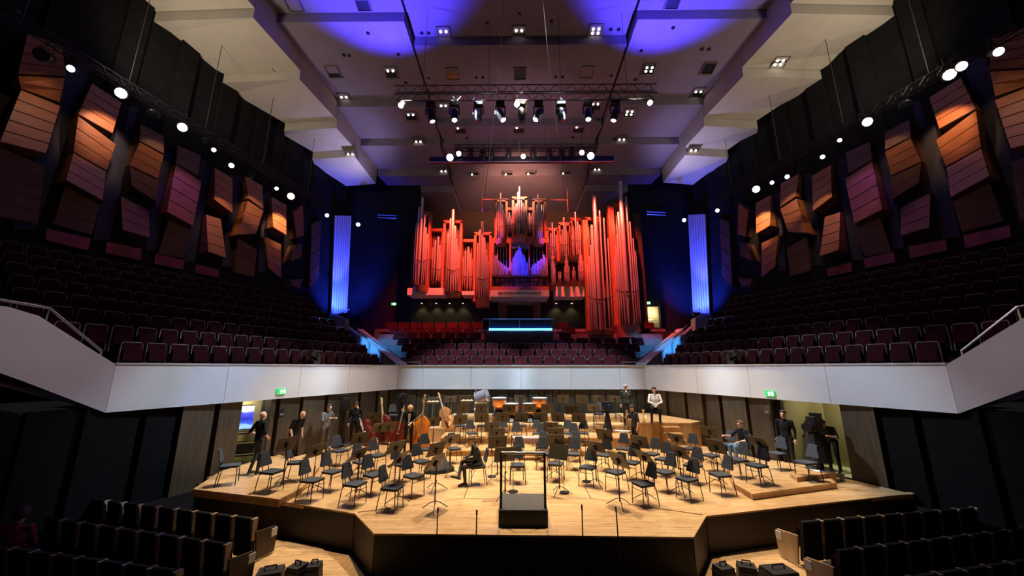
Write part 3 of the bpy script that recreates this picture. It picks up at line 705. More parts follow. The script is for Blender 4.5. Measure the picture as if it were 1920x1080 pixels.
rectbox(934, 1014, 558, 600, 26.2, .3, 'loft_panel', 'organ_wood', wu); rectbox(950, 1000, 573, 600, 26.1, .1, 'loft_door', 'organ_dark', wu)
for k in range(14): rectbox(952+k*3.4, 954.4+k*3.4, 565, 571, 26.1, .1, 'louvre', 'seat_wood', wu)
for i, u in enumerate((791, 818, 843, 868, 1043, 1072)):
    p = px2(u, 566, 26.6)
    o = thing('wall_lamp', 'small wall downlight below the organ ledge, %s from the left' % nth(i+1), 'lamp', p, 0, 'downlights under the organ ledge')
    MB().lathe([(.07, -.1), (.09, 0), (.09, .12)], (0, 0, 0), 10).build('housing', 'black_metal', o, True); MB().lathe([(.05, -.11), (.06, -.105)], (0, 0, 0), 10).build('bulb', 'bulb_small', o)
    spot(p+V(0, -.1, -.15), p+V(0, .25, -2), 28, (.9, .85, .35), 100, .8, .05)
# pendant bar in front of the organ
o = thing('pendant_bar', 'thin horizontal steel bar hung in front of the organ top', 'bar', aty(985, 374, 23.4))
a, b = aty(905, 374, 23.4), aty(1064, 375, 23.4)
MB().tube([a, b], .03, 6).build('bar', 'steel', o, False, True)
for q, uv in ((a, (913, 300)), (b, (1056, 300))):
    MB().tube([q, q+V(0, 0, -.9)], .06, 6).build('weight', 'black_metal', o, False, True); MB().tube([q, V(q.x, q.y, 18.9)], .012, 4).build('cable', 'cable_dark', o, False, True)

# ================================================================== SEATING
def seat_proto(kind):
    """parts of one tip-up seat, facing -y, base at the origin"""
    parts = []
    if kind == 'balcony':
        mb = MB()
        mb.hexa([(-.215, .06, .42), (.215, .06, .42), (.215, .12, .42), (-.215, .12, .42), (-.20, .14, .90), (.20, .14, .90), (.20, .19, .90), (-.20, .19, .90)])
        parts.append(('backrest', mb, 'seat_red'))
        r = [(-.245, .10, .2), (-.245, .12, .45), (-.23, .155, .88), (-.20, .165, .935), (.20, .165, .935), (.23, .155, .88), (.245, .12, .45), (.245, .10, .2)]
        parts.append(('back_rim', MB().tube(r, .016, 4), 'seat_rim'))
        parts.append(('seat', MB().hexa([(-.21, -.02, .42), (.21, -.02, .42), (.21, .05, .40), (-.21, .05, .40), (-.21, .0, .74), (.21, .0, .74), (.21, .06, .74), (-.21, .06, .74)]), 'seat_red'))
    elif kind == 'choir':
        parts.append(('backrest', MB().hexa([(-.35, .0, .40), (.35, .0, .40), (.35, .10, .40), (-.35, .10, .40), (-.34, .06, .78), (.34, .06, .78), (.34, .14, .78), (-.34, .14, .78)]), 'choir_red'))
        parts.append(('seat', MB().hexa([(-.34, -.10, .38), (.34, -.10, .38), (.34, 0, .34), (-.34, 0, .34), (-.34, -.04, .62), (.34, -.04, .62), (.34, .03, .62), (-.34, .03, .62)]), 'choir_red'))
        parts.append(('top_rail', MB().tube([(-.31, .02, .66), (-.30, .05, .80), (-.27, .055, .83), (.27, .055, .83), (.30, .05, .80), (.31, .02, .66)], .013, 4), 'seat_rim'))
        parts.append(('pedestal', MB().box((0, .06, .2), (.1, .08, .4)), 'black_metal'))
    elif kind == 'stalls':
        parts.append(('backrest', MB().hexa([(-.235, .0, .12), (.235, .0, .12), (.235, .09, .12), (-.235, .09, .12), (-.22, .10, .86), (.22, .10, .86), (.22, .17, .86), (-.22, .17, .86)]), 'seat_black'))
        parts.append(('top_roll', MB().tube([(-.22, .135, .86), (.22, .135, .86)], .04, 8), 'seat_black'))
        parts.append(('seat', MB().hexa([(-.21, -.05, .40), (.21, -.05, .40), (.21, .05, .38), (-.21, .05, .38), (-.21, -.01, .74), (.21, -.01, .74), (.21, .07, .74), (-.21, .07, .74)]), 'seat_red'))
        for s in (-1,): parts.append(('side_post', MB().hexa([(s*.25-.014, .06, .45), (s*.25+.014, .06, .45), (s*.25+.014, .15, .45), (s*.25-.014, .15, .45), (s*.245-.036, .07, .885), (s*.245+.036, .07, .885), (s*.245+.036, .195, .885), (s*.245-.036, .195, .885)]), 'seat_wood'))
    return parts
def in_view(p, m=20):
    d = _rz.transposed() @ (p-CAM); z = d.dot(_f)
    if z < .3: return None
    u, v = 960+F*d.dot(_r)/z, 540-F*d.dot(_u)/z
    return (u, v, z) if -m < u < 1920+m and -m < v < 1080+m else None
def lay(kind, name, spots, limit=300):
    """spots: (point, rz, label, group)"""
    first = None; rest = []
    spots = sorted(spots, key=lambda q: (q[0]-CAM).length)
    for i, (p, rz, label, group) in enumerate(spots):
        if i >= limit: rest.append((p, rz)); continue
        if first is None:
            first = thing(name, label, 'seat', p, rz, group)
            for nm, mb, mt in seat_proto(kind): mb.build(nm, mt, first)
        else: dup(first, p, rz, label, group)
    for nm, mb, mt in (seat_proto(kind) if rest else []):
        big = MB()
        for p, rz in rest:
            m = Matrix.Translation(p) @ Matrix.Rotation(rz, 4, 'Z'); b = len(big.v)
            big.v += [tuple(m @ Vector(q)) for q in mb.v]; big.f += [tuple(b+i for i in f) for f in mb.f]
        o = big.build(name+'_'+nm+'s_far', mt); tag(o, 'far rows of dark red gallery seats near the back stairs, %s' % nm.replace('_', ' '), 'seats', None, 'stuff')
sp = []
for s, nm in ((-1, 'left'), (1, 'right')):
    rz = math.atan2(EX, EY*s) + R(90) if s < 0 else math.atan2(EX, EY)-R(90)
    # seats face inwards: local -y points to the stage
    inward = V(-s*EY, -EX, 0); rz = math.atan2(inward.y, inward.x)+R(90)
    for r in range(ROWS):
        a_end = LEN+.10*(.35+.92*r)-.85
        k = 0
        while True:
            a = a_end-.56*k; p = SP(s, a, .75+.92*r, 3.0+.5*r); k += 1
            if a < max(-7.5, .45-2.7*.92*r): break
            if r and a < .3 and r < 2 and a < -.4-.4*r: break
            if in_view(p+V(0, 0, .75), 4) is None: continue
            sp.append((p, rz, 'dark red seat, %s gallery, %s row up, %s from the stairs' % (nm, nth(r+1), nth(k)), 'seats in the %s gallery' % nm))
lay('balcony', 'gallery_armchair', sp)
# ---- choir rows behind the stage
sp = []
CH = lambda r: (20.45+.70*r, 3.0+.40*r)
for r in range(7):
    y, z = CH(r); half = 6.0+.50*r; n = int(2*half/.80)
    k = 0
    for i in range(n):
        x = -half+.4+i*(2*half-.8)/(n-1); p = V(x, y, z); q = in_view(p+V(0, 0, .6))
        if r >= 3 and 896 < q[0] < 1050: continue
        if r >= 4 and 1078 < q[0] < 1212: continue
        k += 1
        sp.append((p, 0, 'dark red choir seat behind the stage, %s row up, %s from the left' % (nth(r+1), nth(k)), 'choir seats behind the stage'))
lay('choir', 'choir_armchair', sp)
mb = MB()
for r in range(8):
    y, z = CH(r); half = 6.0+.50*r+.35
    mb.box((0, y+.1, z-.4), (2*half, .72, .8))
structure('floor_choir', mb, 'step_grey')
mb = MB(); mb.box((.5, 25.6+.4, 5.2), (20, 2.0, .8)); structure('floor_organ_loft', mb, 'organ_dark')
# ---- stair flanks between galleries and choir
for s, nm in ((-1, 'left'), (1, 'right')):
    st = structure_root('wall_stair_'+nm)
    A, B = V(s*6.45, 19.9, 3.32), V(s*11.3, 25.6, 5.75)
    dirn = (B-A); side = V(s*.755, -.64, 0)
    for k in range(4):
        t0, t1 = k/4, (k+1)/4+.03
        p, q = A+dirn*t0+side*(.18*(3-k)*.0+.12*k), A+dirn*t1+side*(.12*k)
        th = side*.14
        f = [p+V(0, 0, -.95), q+V(0, 0, -1.0), q+V(0, 0, .12), p+V(0, 0, .12)]
        MB().prism(f, th).build('stair_panel', 'stair_white_bluelit', st)
        MB().hexa([p+V(0, 0, .12), q+V(0, 0, .12), q+th*1.6+V(0, 0, .12), p+th*1.6+V(0, 0, .12), p+V(0, 0, .17), q+V(0, 0, .17), q+th*1.6+V(0, 0, .17), p+th*1.6+V(0, 0, .17)]).build('stair_cap', 'parapet', st)
        MB().tube([p+V(0, 0, .30)-th, q+V(0, 0, .30)-th], .02, 5).build('stair_rail', 'rail_steel', st)
    MB().hexa([A-side*.45+V(0, 0, -.3), B-side*.45+V(0, 0, -.3), B+V(0, 0, -.3), A+V(0, 0, -.3), A-side*.45+V(0, 0, .10), B-side*.45+V(0, 0, .10), B+V(0, 0, .14), A+V(0, 0, .14)]).build('stair_slope', 'parapet', st)
    for k in range(1, 8):
        p = A+dirn*(k/8)+side*.3; MB().box(p+side*.5+V(0, 0, -.75), (1.0, .8, .5), Matrix.Rotation(math.atan2(dirn.y, dirn.x), 3, 'Z')).build('stair_step', 'carpet', st)
    # return block at the top of the stairs
    q = [aty(617, 582, 27), aty(655, 600, 26.2), aty(655, 622, 26.2), aty(617, 608, 27)]
    if s > 0: q = [mir(p) for p in q][::-1]
    MB().prism(q, (-s*.15, -1.0, 0)).build('landing_block', 'parapet', st)
    mb = MB()
    e = V(s*5.3, 19.75, 3.36); mb.tube([e+V(-s*.0, 0, 0), e+V(0, 0, .16), e+V(s*1.25, 0, .16), e+V(s*1.25, 0, 0)], .018, 5)
    tag(mb.build('rail', 'rail_steel'), 'short bright rail on the %s end of the back parapet' % nm, 'rail')
    spot(V(s*12.6, 18.2, 8.2), V(s*9.0, 22.6, 4.5), 3800, (.08, .38, 1), 30, .6, .15)
    # tall fluted blue-lit panel
    c = [side_hit(-1, u, v, WD-.45) for u, v in ((628, 404), (659, 405), (651, 588), (621, 588))]
    if s > 0: c = [mir(p) for p in c]
    o = thing('tall_panel', 'tall narrow fluted panel washed in blue light, %s of the organ' % nm, 'panel', (c[3]+c[2])/2)
    n = 7
    for k in range(n):
        t0, t1 = k/n+.01, (k+1)/n-.01
        f = [c[0].lerp(c[1], t0), c[0].lerp(c[1], t1), c[3].lerp(c[2], t1), c[3].lerp(c[2], t0)]
        MB().prism(f, V(s*.12, .1+.03*(k % 2), 0)).build('slat', 'blue_panel', o, False, True)
    b = (c[3]+c[2])/2
    lo = b+V(-s*.9, -1.1, -.1)
    spot(lo+V(-s*.3, -.4, .1), b+V(0, .0, 2.0), 3200, (.02, .05, 1), 110, .7, .08); spot(lo+V(0, 0, .3), (c[0]+c[1])/2+V(0, 0, -2), 2400, (.08, .10, 1), 40, .7, .08)
    fx = thing('uplight', 'small uplight frame at the foot of the %s blue panel' % nm, 'lamp', lo)
    mb = MB().box((0, 0, -.12), (.4, .25, .2)); mb.build('housing', 'black_metal', fx)
    mb = MB().tube([(-.3, 0, -.2), (-.3, 0, .25), (.3, 0, -.05), (.3, 0, .25), (-.3, 0, -.05)], .02, 4); mb.build('yoke', 'black_metal', fx)
    # small blue spill on the timber next to it
    spot(b+V(-s*1.5, -2.5, .2), side_hit(-1, 560, 500, WD) if s < 0 else mir(side_hit(-1, 560, 500, WD)), 160, BLUE, 60, .7)
# ---- stalls seats in front of the stage
sp = []
for s, nm, rows in ((-1, 'left', (((490, 968), (186, 932), 9), ((442, 1014), (103, 966), 9), ((352, 1062), (-30, 1012), 9))), (1, 'right', (((1488, 974), (1812, 948), 9), ((1552, 1026), (1905, 985), 9), ((1640, 1080), (1990, 1030), 8)))):
    for r, (e0, e1, n) in enumerate(rows):
        zt = FL+.88+.05*r
        a, b = atz(*e0, zt), atz(*e1, zt); a.z = b.z = FL+.05*r; dv = (b-a)/n
        rz = math.atan2(dv.y, dv.x)+(R(180) if s < 0 else 0)
        rz += R(180)
        for k in range(n):
            p = a+dv*(k+.5)
            if in_view(p+V(0, 0, .8), 30) is None: continue
            sp.append((p, rz+R(180)*0, 'black stalls seat, bottom %s, %s row from stage, %s from aisle' % (nm, nth(r+1), nth(k+1)), 'stalls seats at the bottom %s' % nm))
        # end panel of the row
        p = a-dv*.06
        o = thing('seat_end_panel', 'wooden end panel with number plate, %s stalls, %s row from stage' % (nm, nth(r+1)), 'panel', p, rz)
        MB().prism([(0, -.42, .05), (0, .02, .05), (0, .10, .62), (0, -.40, .56), (0, -.46, .5)], (.04, 0, 0)).build('side_board', 'seat_wood' if s > 0 else 'stage_wall', o)
        MB().box((-.0+.02, -.36, .45), (.07, .14, .16)).build('number_plate', 'paper', o)
lay('stalls', 'stalls_armchair', sp)

# ================================================================== RIGGING AND CEILING FITTINGS
def aim(v): return Vector(v).to_track_quat('-Z', 'Y').to_matrix()
def can_lamp(name, label, loc, dirv, bulb, size=1.0, up=True, group=None):
    o = thing(name, label, 'spotlight', loc, 0, group); m = aim(dirv)
    MB().lathe([(.055*size, .20*size), (.085*size, .14*size), (.095*size, -.05*size), (.115*size, -.12*size)], (0, 0, 0), 10, m).build('lamp_body', 'black_metal', o, True)
    MB().lathe([(.09*size, -.125*size), (.075*size, -.13*size)], (0, 0, 0), 12, m).build('lens', bulb, o)
    MB().tube([(-.13*size, 0, 0), (-.13*size, 0, .22*size), (.13*size, 0, .22*size), (.13*size, 0, 0)], .012, 4).build('yoke', 'black_metal', o)
    MB().tube([(0, 0, .22*size), (0, 0, .36*size)], .02, 5).build('clamp', 'black_metal', o)
    return o
def moving_head(label, loc, dirv, bulb, group=None, k=1.0):
    o = thing('moving_head', label, 'spotlight', loc, 0, group); m = aim(dirv)
    MB().box((0, 0, .38*k), (.36*k, .26*k, .16*k)).build('base', 'black_metal', o)
    MB().tube([(-.2*k, 0, -.1*k), (-.2*k, 0, .28*k), (.2*k, 0, .28*k), (.2*k, 0, -.1*k)], .035*k, 5).build('yoke', 'black_metal', o)
    MB().lathe([(.10*k, .25*k), (.16*k, .15*k), (.16*k, -.15*k), (.13*k, -.32*k)], (0, 0, -.1*k), 10, m).build('head', 'black_metal', o, True)
    MB().lathe([(.11*k, -.322*k), (.10*k, -.33*k)], (0, 0, -.1*k), 12, m).build('lens', bulb, o)
    return o
def truss(name, label, a, b, w, h, n, drop=None):
    o = thing(name, label, 'truss', (a+b)/2); dv = b-a; side = Vector((dv.y, -dv.x, 0)).normalized()*w
    cs = [V(0, 0, 0), side, V(0, 0, h), side+V(0, 0, h)]
    for c in cs: MB().tube([a+c, b+c], .028, 6).build('chord', 'black_metal', o, False, True)
    for c0, c1 in ((cs[0], cs[2]), (cs[1], cs[3]), (cs[0], cs[1]), (cs[2], cs[3])):
        mb = MB(); pts = [a+dv*(k/n)+(c0 if k % 2 == 0 else c1) for k in range(n+1)]
        mb.tube(pts, .014, 4).build('lacing', 'black_metal', o, False, True)
    if drop:
        for t in (.1, .36, .64, .9):
            q = a+dv*t+cs[2]; MB().tube([q, V(q.x, q.y, drop)], .012, 4).build('hanger_cable', 'cable_dark', o, False, True)
    return o
TY, TZ = 15.6, aty(985, 188, 15.6).z
truss('lighting_truss', 'black box truss with moving heads above the front of the stage', V(aty(744, 188, TY).x, TY, TZ), V(aty(1226, 188, TY).x, TY, TZ), .45, .48, 34, 21.0)
DN = [(808, 200, (.3, .1, -1), 'bulb_small'), (852, 206, (.1, -.2, -1), 'bulb_small'), (897, 204, (0, .1, -1), 'glass_rail'), (938, 208, (.45, -.1, -1), 'bulb_blue'), (978, 212, (.1, .2, -1), 'glass_rail'), (1010, 208, (-.5, -.1, -1), 'bulb_blue'), (1052, 204, (.15, .1, -1), 'glass_rail'), (1103, 206, (-.1, -.2, -1), 'bulb_small'), (1153, 200, (-.3, .1, -1), 'bulb_small')]
for i, (u, v, d, b) in enumerate(DN):
    p = aty(u, v, TY+.2); moving_head('black moving head under the front truss, %s from the left' % nth(i+1), V(p.x, TY+.2, TZ-.50), d, b, 'moving heads on the front truss', 1.15)
for i, (u, v) in enumerate(((753, 196), (969, 194), (1217, 191))):
    p = aty(u, v, TY-.15); can_lamp('truss_lamp', 'warm round lamp on the front truss, %s of three from the left' % nth(i+1), p, (0, -.8, -1), 'bulb', 1.35, True, 'warm lamps on the front truss')
T2Y = 21.0; T2Z = aty(980, 284, T2Y).z
truss('lighting_truss', 'thin rear lighting truss in front of the organ', V(aty(852, 284, T2Y).x, T2Y, T2Z), V(aty(1118, 284, T2Y).x, T2Y, T2Z), .3, .3, 26, 18.6)
a, b = aty(806, 300, 20.7), aty(1150, 300, 20.7)
o = thing('lighting_bar', 'long flat black lighting bar under the rear truss', 'bar', (a+b)/2)
MB().box((a+b)/2, (b.x-a.x, .25, .36)).build('channel', 'black_metal', o, False, True); MB().box((a+b)/2+V(0, -.14, -.2), (b.x-a.x, .06, .05)).build('lower_lip', 'rail_steel', o, False, True)
for t in (.12, .4, .6, .88): q = a.lerp(b, t); MB().tube([q, V(q.x, q.y, T2Z)], .015, 4).build('hanger', 'cable_dark', o, False, True)
for i, (u, v, bl, sz) in enumerate(((845, 295, 'bulb_blue', 2.3), (861, 288, 'bulb', 1.6), (981, 293, 'bulb', 1.5), (1090, 286, 'bulb', 1.6), (1106, 292, 'bulb_blue', 2.3))):
    can_lamp('truss_lamp', '%s lamp on the rear bar, %s of five from the left' % ('blue-white' if 'blue' in bl else 'warm', nth(i+1)), aty(u, v, 20.55), (0, -.9, -.6), bl, sz, True, 'lit lamps on the rear bar')
for i, (u, v) in enumerate(((882, 290), (905, 294), (921, 291), (953, 290), (1000, 288), (1030, 291), (1053, 293), (1072, 289))):
    p = aty(u, v, 20.6); moving_head('dark moving head on the rear bar, %s from the left' % nth(i+1), p, ((random.random()-.5)*.6, .4, -1), 'glass_rail', 'dark moving heads on the rear bar', .9)
# side lighting bars with lamps on the gallery walls
SIDEL = {-1: [(137, 130, 'bulb_cyan', 1.3), (232, 176, 'bulb', 2.1), (290, 214, 'glass_rail', 1.9), (345, 239, 'bulb', 2.0), (385, 264, 'glass_rail', 1.4), (402, 281, 'bulb_small', 1.1), (435, 310, 'bulb_cyan', 1.3), (470, 328, 'glass_rail', 1.5), (519, 353, 'bulb_small', 1.1), (546, 367, 'bulb', 2.0), (613, 403, 'bulb_small', 1.3), (671, 420, 'bulb_small', 1.5), (85, 105, 'glass_rail', 2.0), (22, 18, 'glass_rail', 1.6)],
         1: [(1866, 99, 'bulb_cyan', 1.6), (1797, 126, 'bulb', 1.8), (1774, 142, 'bulb', 2.1), (1695, 196, 'glass_rail', 1.8), (1623, 229, 'bulb', 2.0), (1573, 263, 'bulb_small', 1.0), (1541, 294, 'bulb_cyan', 1.1), (1500, 318, 'glass_rail', 1.6), (1475, 331, 'bulb_cyan', 1.2), (1447, 342, 'bulb_cyan', 1.1), (1417, 354, 'bulb', 2.0), (1345, 394, 'bulb_small', 1.3), (1283, 412, 'bulb_small', 1.4)]}
def shit(s, u, v, off): return side_hit(s, u, v, WD-off)
for s, nm in ((-1, 'left'), (1, 'right')):
    q = [(10, 28), (130, 108), (620, 398)] if s < 0 else [(1925, 32), (1868, 80), (1325, 388)]
    a, b = shit(s, *q[1], 1.7), shit(s, *q[2], 1.7); a = a+(a-b)*.25
    truss('side_truss', 'dark lighting truss running along the %s gallery wall' % nm, a, b, .3, .3, 60)
    for k in range(5):
        t = .12+.19*k; p = a.lerp(b, t)
        o = tag(MB().tube([p+V(0, 0, .3), V(p.x, p.y, 21.5)], .014, 4).build('hanger_cable', 'cable_dark'), 'thin cable holding the %s side truss, %s from the hall end' % (nm, nth(k+1)), 'cable', 'truss cables')
    for i, (u, v, bl, sz) in enumerate(SIDEL[s]):
        p = shit(s, u, v, 1.75); tgt = p+V(0, 0, 0)
        can_lamp('side_spotlight', '%s spotlight on the %s wall truss, %s from the hall end' % ('lit' if bl != 'glass_rail' else 'unlit', nm, nth(i+1)), p, V(-s*.45, -.75, -.5), bl, sz, True, 'spotlights on the %s wall truss' % nm)
def wall_spot(s, lu, lv, tu, tv, wts, size=46, col=(1, .55, .26)):
    p = side_hit(-1, lu, lv, WD-2.35); t = side_hit(-1, tu, tv, WD-.6)
    if s > 0: p, t = mir(p), mir(t)
    spot(p, t, wts*.42, col, size, .6, .12)
for s in (-1, 1):
    wall_spot(s, 232, 176, 192, 250, 1100, 50, (1, .58, .36) if s < 0 else (1, .46, .18)); wall_spot(s, 130, 100, 70, 210, 200, 62); wall_spot(s, 345, 239, 285, 300, 200, 50); wall_spot(s, 435, 310, 412, 430, 620, 40)
    wall_spot(s, 470, 320, 472, 400, 650, 40); wall_spot(s, 546, 366, 524, 424, 2600, 38); wall_spot(s, 350, 250, 345, 370, 420, 40, (.42, .12, .9)); wall_spot(s, 546, 366, 515, 480, 120, 40)
    wall_spot(s, 300, 215, 230, 468, 300, 30, (1, .22, .35)); wall_spot(s, 345, 240, 318, 488, 220, 26, (1, .22, .45))
# right-hand and left-hand wall bars near the organ
for s, nm, u0, v0 in ((-1, 'left', 708, 403), (1, 'right', 1213, 397)):
    o = thing('wall_bar', 'pair of short pale bars on the dark wall %s of the organ' % nm, 'bar', aty(u0, v0, 27.0))
    for dv in (0, 5): MB().tube([aty(u0, v0+dv, 27.05), aty(u0+35, v0+dv+1.5, 27.05)], .035, 5).build('bar', 'rail_steel', o, False, True)
# ---- ceiling fittings
def downlight(u, v, n, label, kind='lit'):
    p = ceil_hit(u, v); o = thing('ceiling_fitting', label, 'ceiling light', p-V(0, 0, .03), 0, 'ceiling fittings')
    m = Matrix.Rotation(math.atan(-.23), 3, 'X')
    w2 = .36
    mb = MB()
    for x in (-1, 1): mb.box(m @ V(x*w2, 0, -.02), (.05, 2*w2, .1), m)
    for y in (-1, 1): mb.box(m @ V(0, y*w2, -.02), (2*w2, .05, .1), m)
    mb.build('frame', 'ceiling_edge', o)
    MB().box((0, 0, .03), (2*w2, 2*w2, .03), m).build('recess', 'black_metal' if kind != 'brown' else 'panel_wood', o)
    for k in range(n):
        x, y = ((-.15, .0), (.15, .0), (-.15, .22), (.15, .22))[k]
        MB().lathe([(.07, 0), (.06, -.04)], m @ V(x, y-.1, -.0), 10, m).build('lamp', 'bulb_small' if kind == 'lit' else 'steel', o)
FIT = ((832, 62, 2, 'lit'), (973, 60, 2, 'lit'), (1117, 57, 4, 'lit'), (848, 137, 2, 'brown'), (1101, 134, 2, 'brown'), (733, 135, 2, 'lit'), (1217, 129, 4, 'lit'), (771, 217, 2, 'lit'), (1180, 211, 4, 'lit'), (785, 267, 4, 'lit'), (1165, 263, 4, 'lit'), (646, 184, 2, 'lit'), (1308, 174, 2, 'lit'),
                                   (625, 134, 0, 'dark'), (1328, 127, 0, 'dark'), (975, 137, 0, 'dark'), (550, 6, 0, 'dark'), (680, 5, 0, 'dark'), (1262, 1, 0, 'dark'), (832, 200, 2, 'lit'), (1116, 197, 2, 'lit'), (973, 241, 1, 'lit'), (863, 242, 1, 'lit'), (1085, 240, 1, 'lit'), (889, 328, 1, 'lit'), (952, 328, 1, 'lit'), (994, 327, 1, 'lit'), (1059, 326, 1, 'lit'), (832, 322, 2, 'lit'), (1119, 319, 2, 'lit'), (503, 132, 2, 'lit'), (1461, 116, 4, 'lit'), (658, 290, 2, 'lit'), (1299, 283, 2, 'lit'))
for i, (u, v, n, kd) in enumerate(FIT):
    downlight(u, v, n, '%s square ceiling recess, %s from the left, %s from the top' % (kd, nth(1+sum(1 for q in FIT if q[0] < u)), nth(1+sum(1 for q in FIT if q[1] < v))), kd)
HOLES = ((690, 62), (747, 102), (761, 155), (913, 43), (974, 26), (1034, 40), (791, 62), (804, 62), (1145, 55), (1160, 55), (893, 145), (905, 145), (1042, 144), (1055, 144), (1262, 52), (1202, 95), (804, 147), (1146, 142), (1191, 149), (875, 259), (1074, 257), (645, 103), (655, 104), (1316, 92), (1329, 92))
for i, (u, v) in enumerate(HOLES):
    p = ceil_hit(u, v); o = MB().lathe([(.10, -.03), (.11, .03)], (0, 0, 0), 12).build('ceiling_speaker', 'black_metal'); o.location = p
    tag(o, 'small round black opening in the ceiling, %s from the left' % nth(1+sum(1 for q in HOLES if q < (u, v))), 'speaker', 'round ceiling openings')
# microphone cables hanging from the ceiling
for i, (pts, mt, lb) in enumerate((([(947, -30, 12.5), (935, 128, 13.5)], 'cable', 'pale cable falling from the top edge left of centre'), ([(935, 130, 14.5), (917, 303, 19.5)], 'cable', 'pale cable between the two trusses left of centre'), ([(1015, -30, 12.5), (1026, 90, 14), (1045, 250, 17.5)], 'cable', 'long pale cable falling right of centre'),
                               ([(917, 303, 20.65), (905, 385, 22.5)], 'cable_dark', 'dark cable below the rear bar left of the organ top'), ([(1053, 305, 20.65), (1060, 385, 22.5)], 'cable_dark', 'dark cable below the rear bar right of the organ top'), ([(988, 110, 14.8), (997, 168, 15.5)], 'cable', 'short pale cable above the front truss'), ([(973, 262, 20.6), (973, 284, 20.8)], 'steel', 'short bright rod above the rear truss'), ([(1150, 310, 20.7), (1172, 342, 22)], 'cable_dark', 'slanting dark cable at the right end of the rear bar'))):
    tag(MB().tube([aty(*p) for p in pts], .016, 5).build('hanging_cable', mt), lb, 'cable')
# exit signs
def exit_sign(u, v, where, p, n, k=1.0):
    o = thing('exit_sign', 'green exit sign %s' % where, 'sign', p, math.atan2(n.y, n.x)+R(90))
    MB().box((0, .02, 0), (.34*k, .05, .19*k)).build('sign_plate', 'exit_green', o)
    MB().prism([(-.06*k, -.01, -.07*k), (-.02*k, -.01, -.02*k), (-.07*k, -.01, .03*k), (-.01*k, -.01, .07*k), (.03*k, -.01, .01*k), (.01*k, -.01, -.07*k)], (0, .01, 0)).build('figure', 'exit_white', o)
    MB().box((.10*k, -.006, 0), (.07*k, .01, .13*k)).build('doorway_mark', 'exit_white', o)
exit_sign(528, 734, 'on the left gallery front', side_hit(-1, 528, 734, -.05), V(EY, -EX, 0)); exit_sign(1443, 738, 'on the right gallery front', side_hit(1, 1443, 738, -.05), V(-EY, -EX, 0))
exit_sign(738, 570, 'on the dark wall left of the organ', aty(738, 570, 27.2), V(0, -1, 0), 1.1); exit_sign(1215, 568, 'on the dark wall above the lit door', aty(1215, 568, 27.2), V(0, -1, 0), 1.1)
# lit door to the right of the organ
dr = structure_root('door_3')
rectbox(1209, 1237, 575, 614, 27.12, .1, 'door_room', 'room_wall', dr)
pointl(aty(1224, 585, 26.7), 30, (1, .85, .45), .2)
MB().tube([aty(1211, 600, 26.95), aty(1235, 600, 26.95)], .02, 5).build('door_rail', 'rail_steel', dr)
for u in (1207.5, 1238.5): rectbox(u-1, u+1, 573, 616, 27.0, .2, 'door_frame', 'stage_wall', dr)

# ================================================================== THINGS ON THE STAGE
POD = V(-.05, 8.9, 0)
def face(p, t=POD): d = t-p; return math.atan2(d.y, d.x)+R(90)
# ---- conductor's podium
pod = thing('conductor_podium', 'black conductor podium with grey top and tall safety rail', 'podium', (-.14, 9.05, 0))
MB().box((0, 0, .15), (1.03, 1.04, .30)).build('box', 'podium_side', pod); MB().box((0, 0, .31), (1.03, 1.04, .03)).build('top_mat', 'podium_top', pod)
MB().tube([(-.47, -.42, .3), (-.47, -.42, 1.42)], .026, 8).build('post', 'black_metal', pod); MB().tube([(.47, -.42, .3), (.47, -.42, 1.42)], .026, 8).build('post', 'black_metal', pod)
MB().tube([(-.47, -.42, 1.42), (.47, -.42, 1.42)], .024, 8).build('hand_bar', 'rail_steel', pod)
# ---- chairs
def chair_proto(label):
    o = thing('orchestra_chair', label, 'chair')
    sh = []
    for x, y in ((-.19, -.22), (.19, -.22), (.21, -.16), (.19, .18), (.14, .22), (-.14, .22), (-.19, .18), (-.21, -.16)): sh.append(V(x, y, .445))
    MB().prism(sh, (0, 0, .05)).build('seat', 'chair_fabric', o)
    bk = [(-.185, .60), (.185, .60), (.20, .65), (.155, .78), (.135, .91), (.105, .94), (-.105, .94), (-.135, .91), (-.155, .78), (-.20, .65)]
    f = [V(x, .20+(z-.6)*.22, z) for x, z in bk]
    MB().prism(f, (0, .04, 0)).build('backrest', 'chair_fabric', o)
    for s in (-1, 1):
        MB().tube([(s*.22, -.20, 0), (s*.205, -.19, .40), (s*.17, -.17, .435), (s*.14, -.10, .44)], .012, 5).build('leg', 'chair_leg', o)
        MB().tube([(s*.20, .26, 0), (s*.185, .20, .40), (s*.15, .17, .44)], .012, 5).build('leg', 'chair_leg', o)
        MB().tube([(s*.09, .12, .44), (s*.09, .20, .50), (s*.09, .235, .66)], .011, 4).build('back_support', 'chair_leg', o)
    MB().tube([(-.212, -.195, .36), (.212, -.195, .36)], .008, 4).build('stretcher', 'chair_leg', o)
    return o
CH0 = [(735, 914), (665, 907), (585, 900), (510, 884), (432, 873), (700, 890), (623, 884), (557, 867), (775, 892), (790, 865), (800, 842), (637, 845), (707, 854), (752, 870), (678, 866), (851, 841), (970, 872), (1042, 869), (1103, 876), (1155, 885), (1207, 907), (1133, 853), (1076, 851), (1018, 850), (1184, 867), (1168, 841),
       (1222, 851), (1247, 885), (1289, 898), (1300, 873), (1351, 890), (1333, 854), (1420, 873), (1384, 862), (1456, 850), (1512, 867), (1295, 841), (1245, 861), (1363, 833), (972, 850), (895, 874)]
CHB = [(969, 818), (1017, 838), (1016, 822), (1076, 822), (1077, 838), (1008, 812), (1063, 812), (944, 808), (885, 812), (1094, 812), (862, 800), (904, 803), (978, 800), (1123, 776), (737, 778), (760, 800), (1045, 800)]
chairs = []
for u, v in CH0+CHB: chairs.append((u, v, place(u, v, .47)))
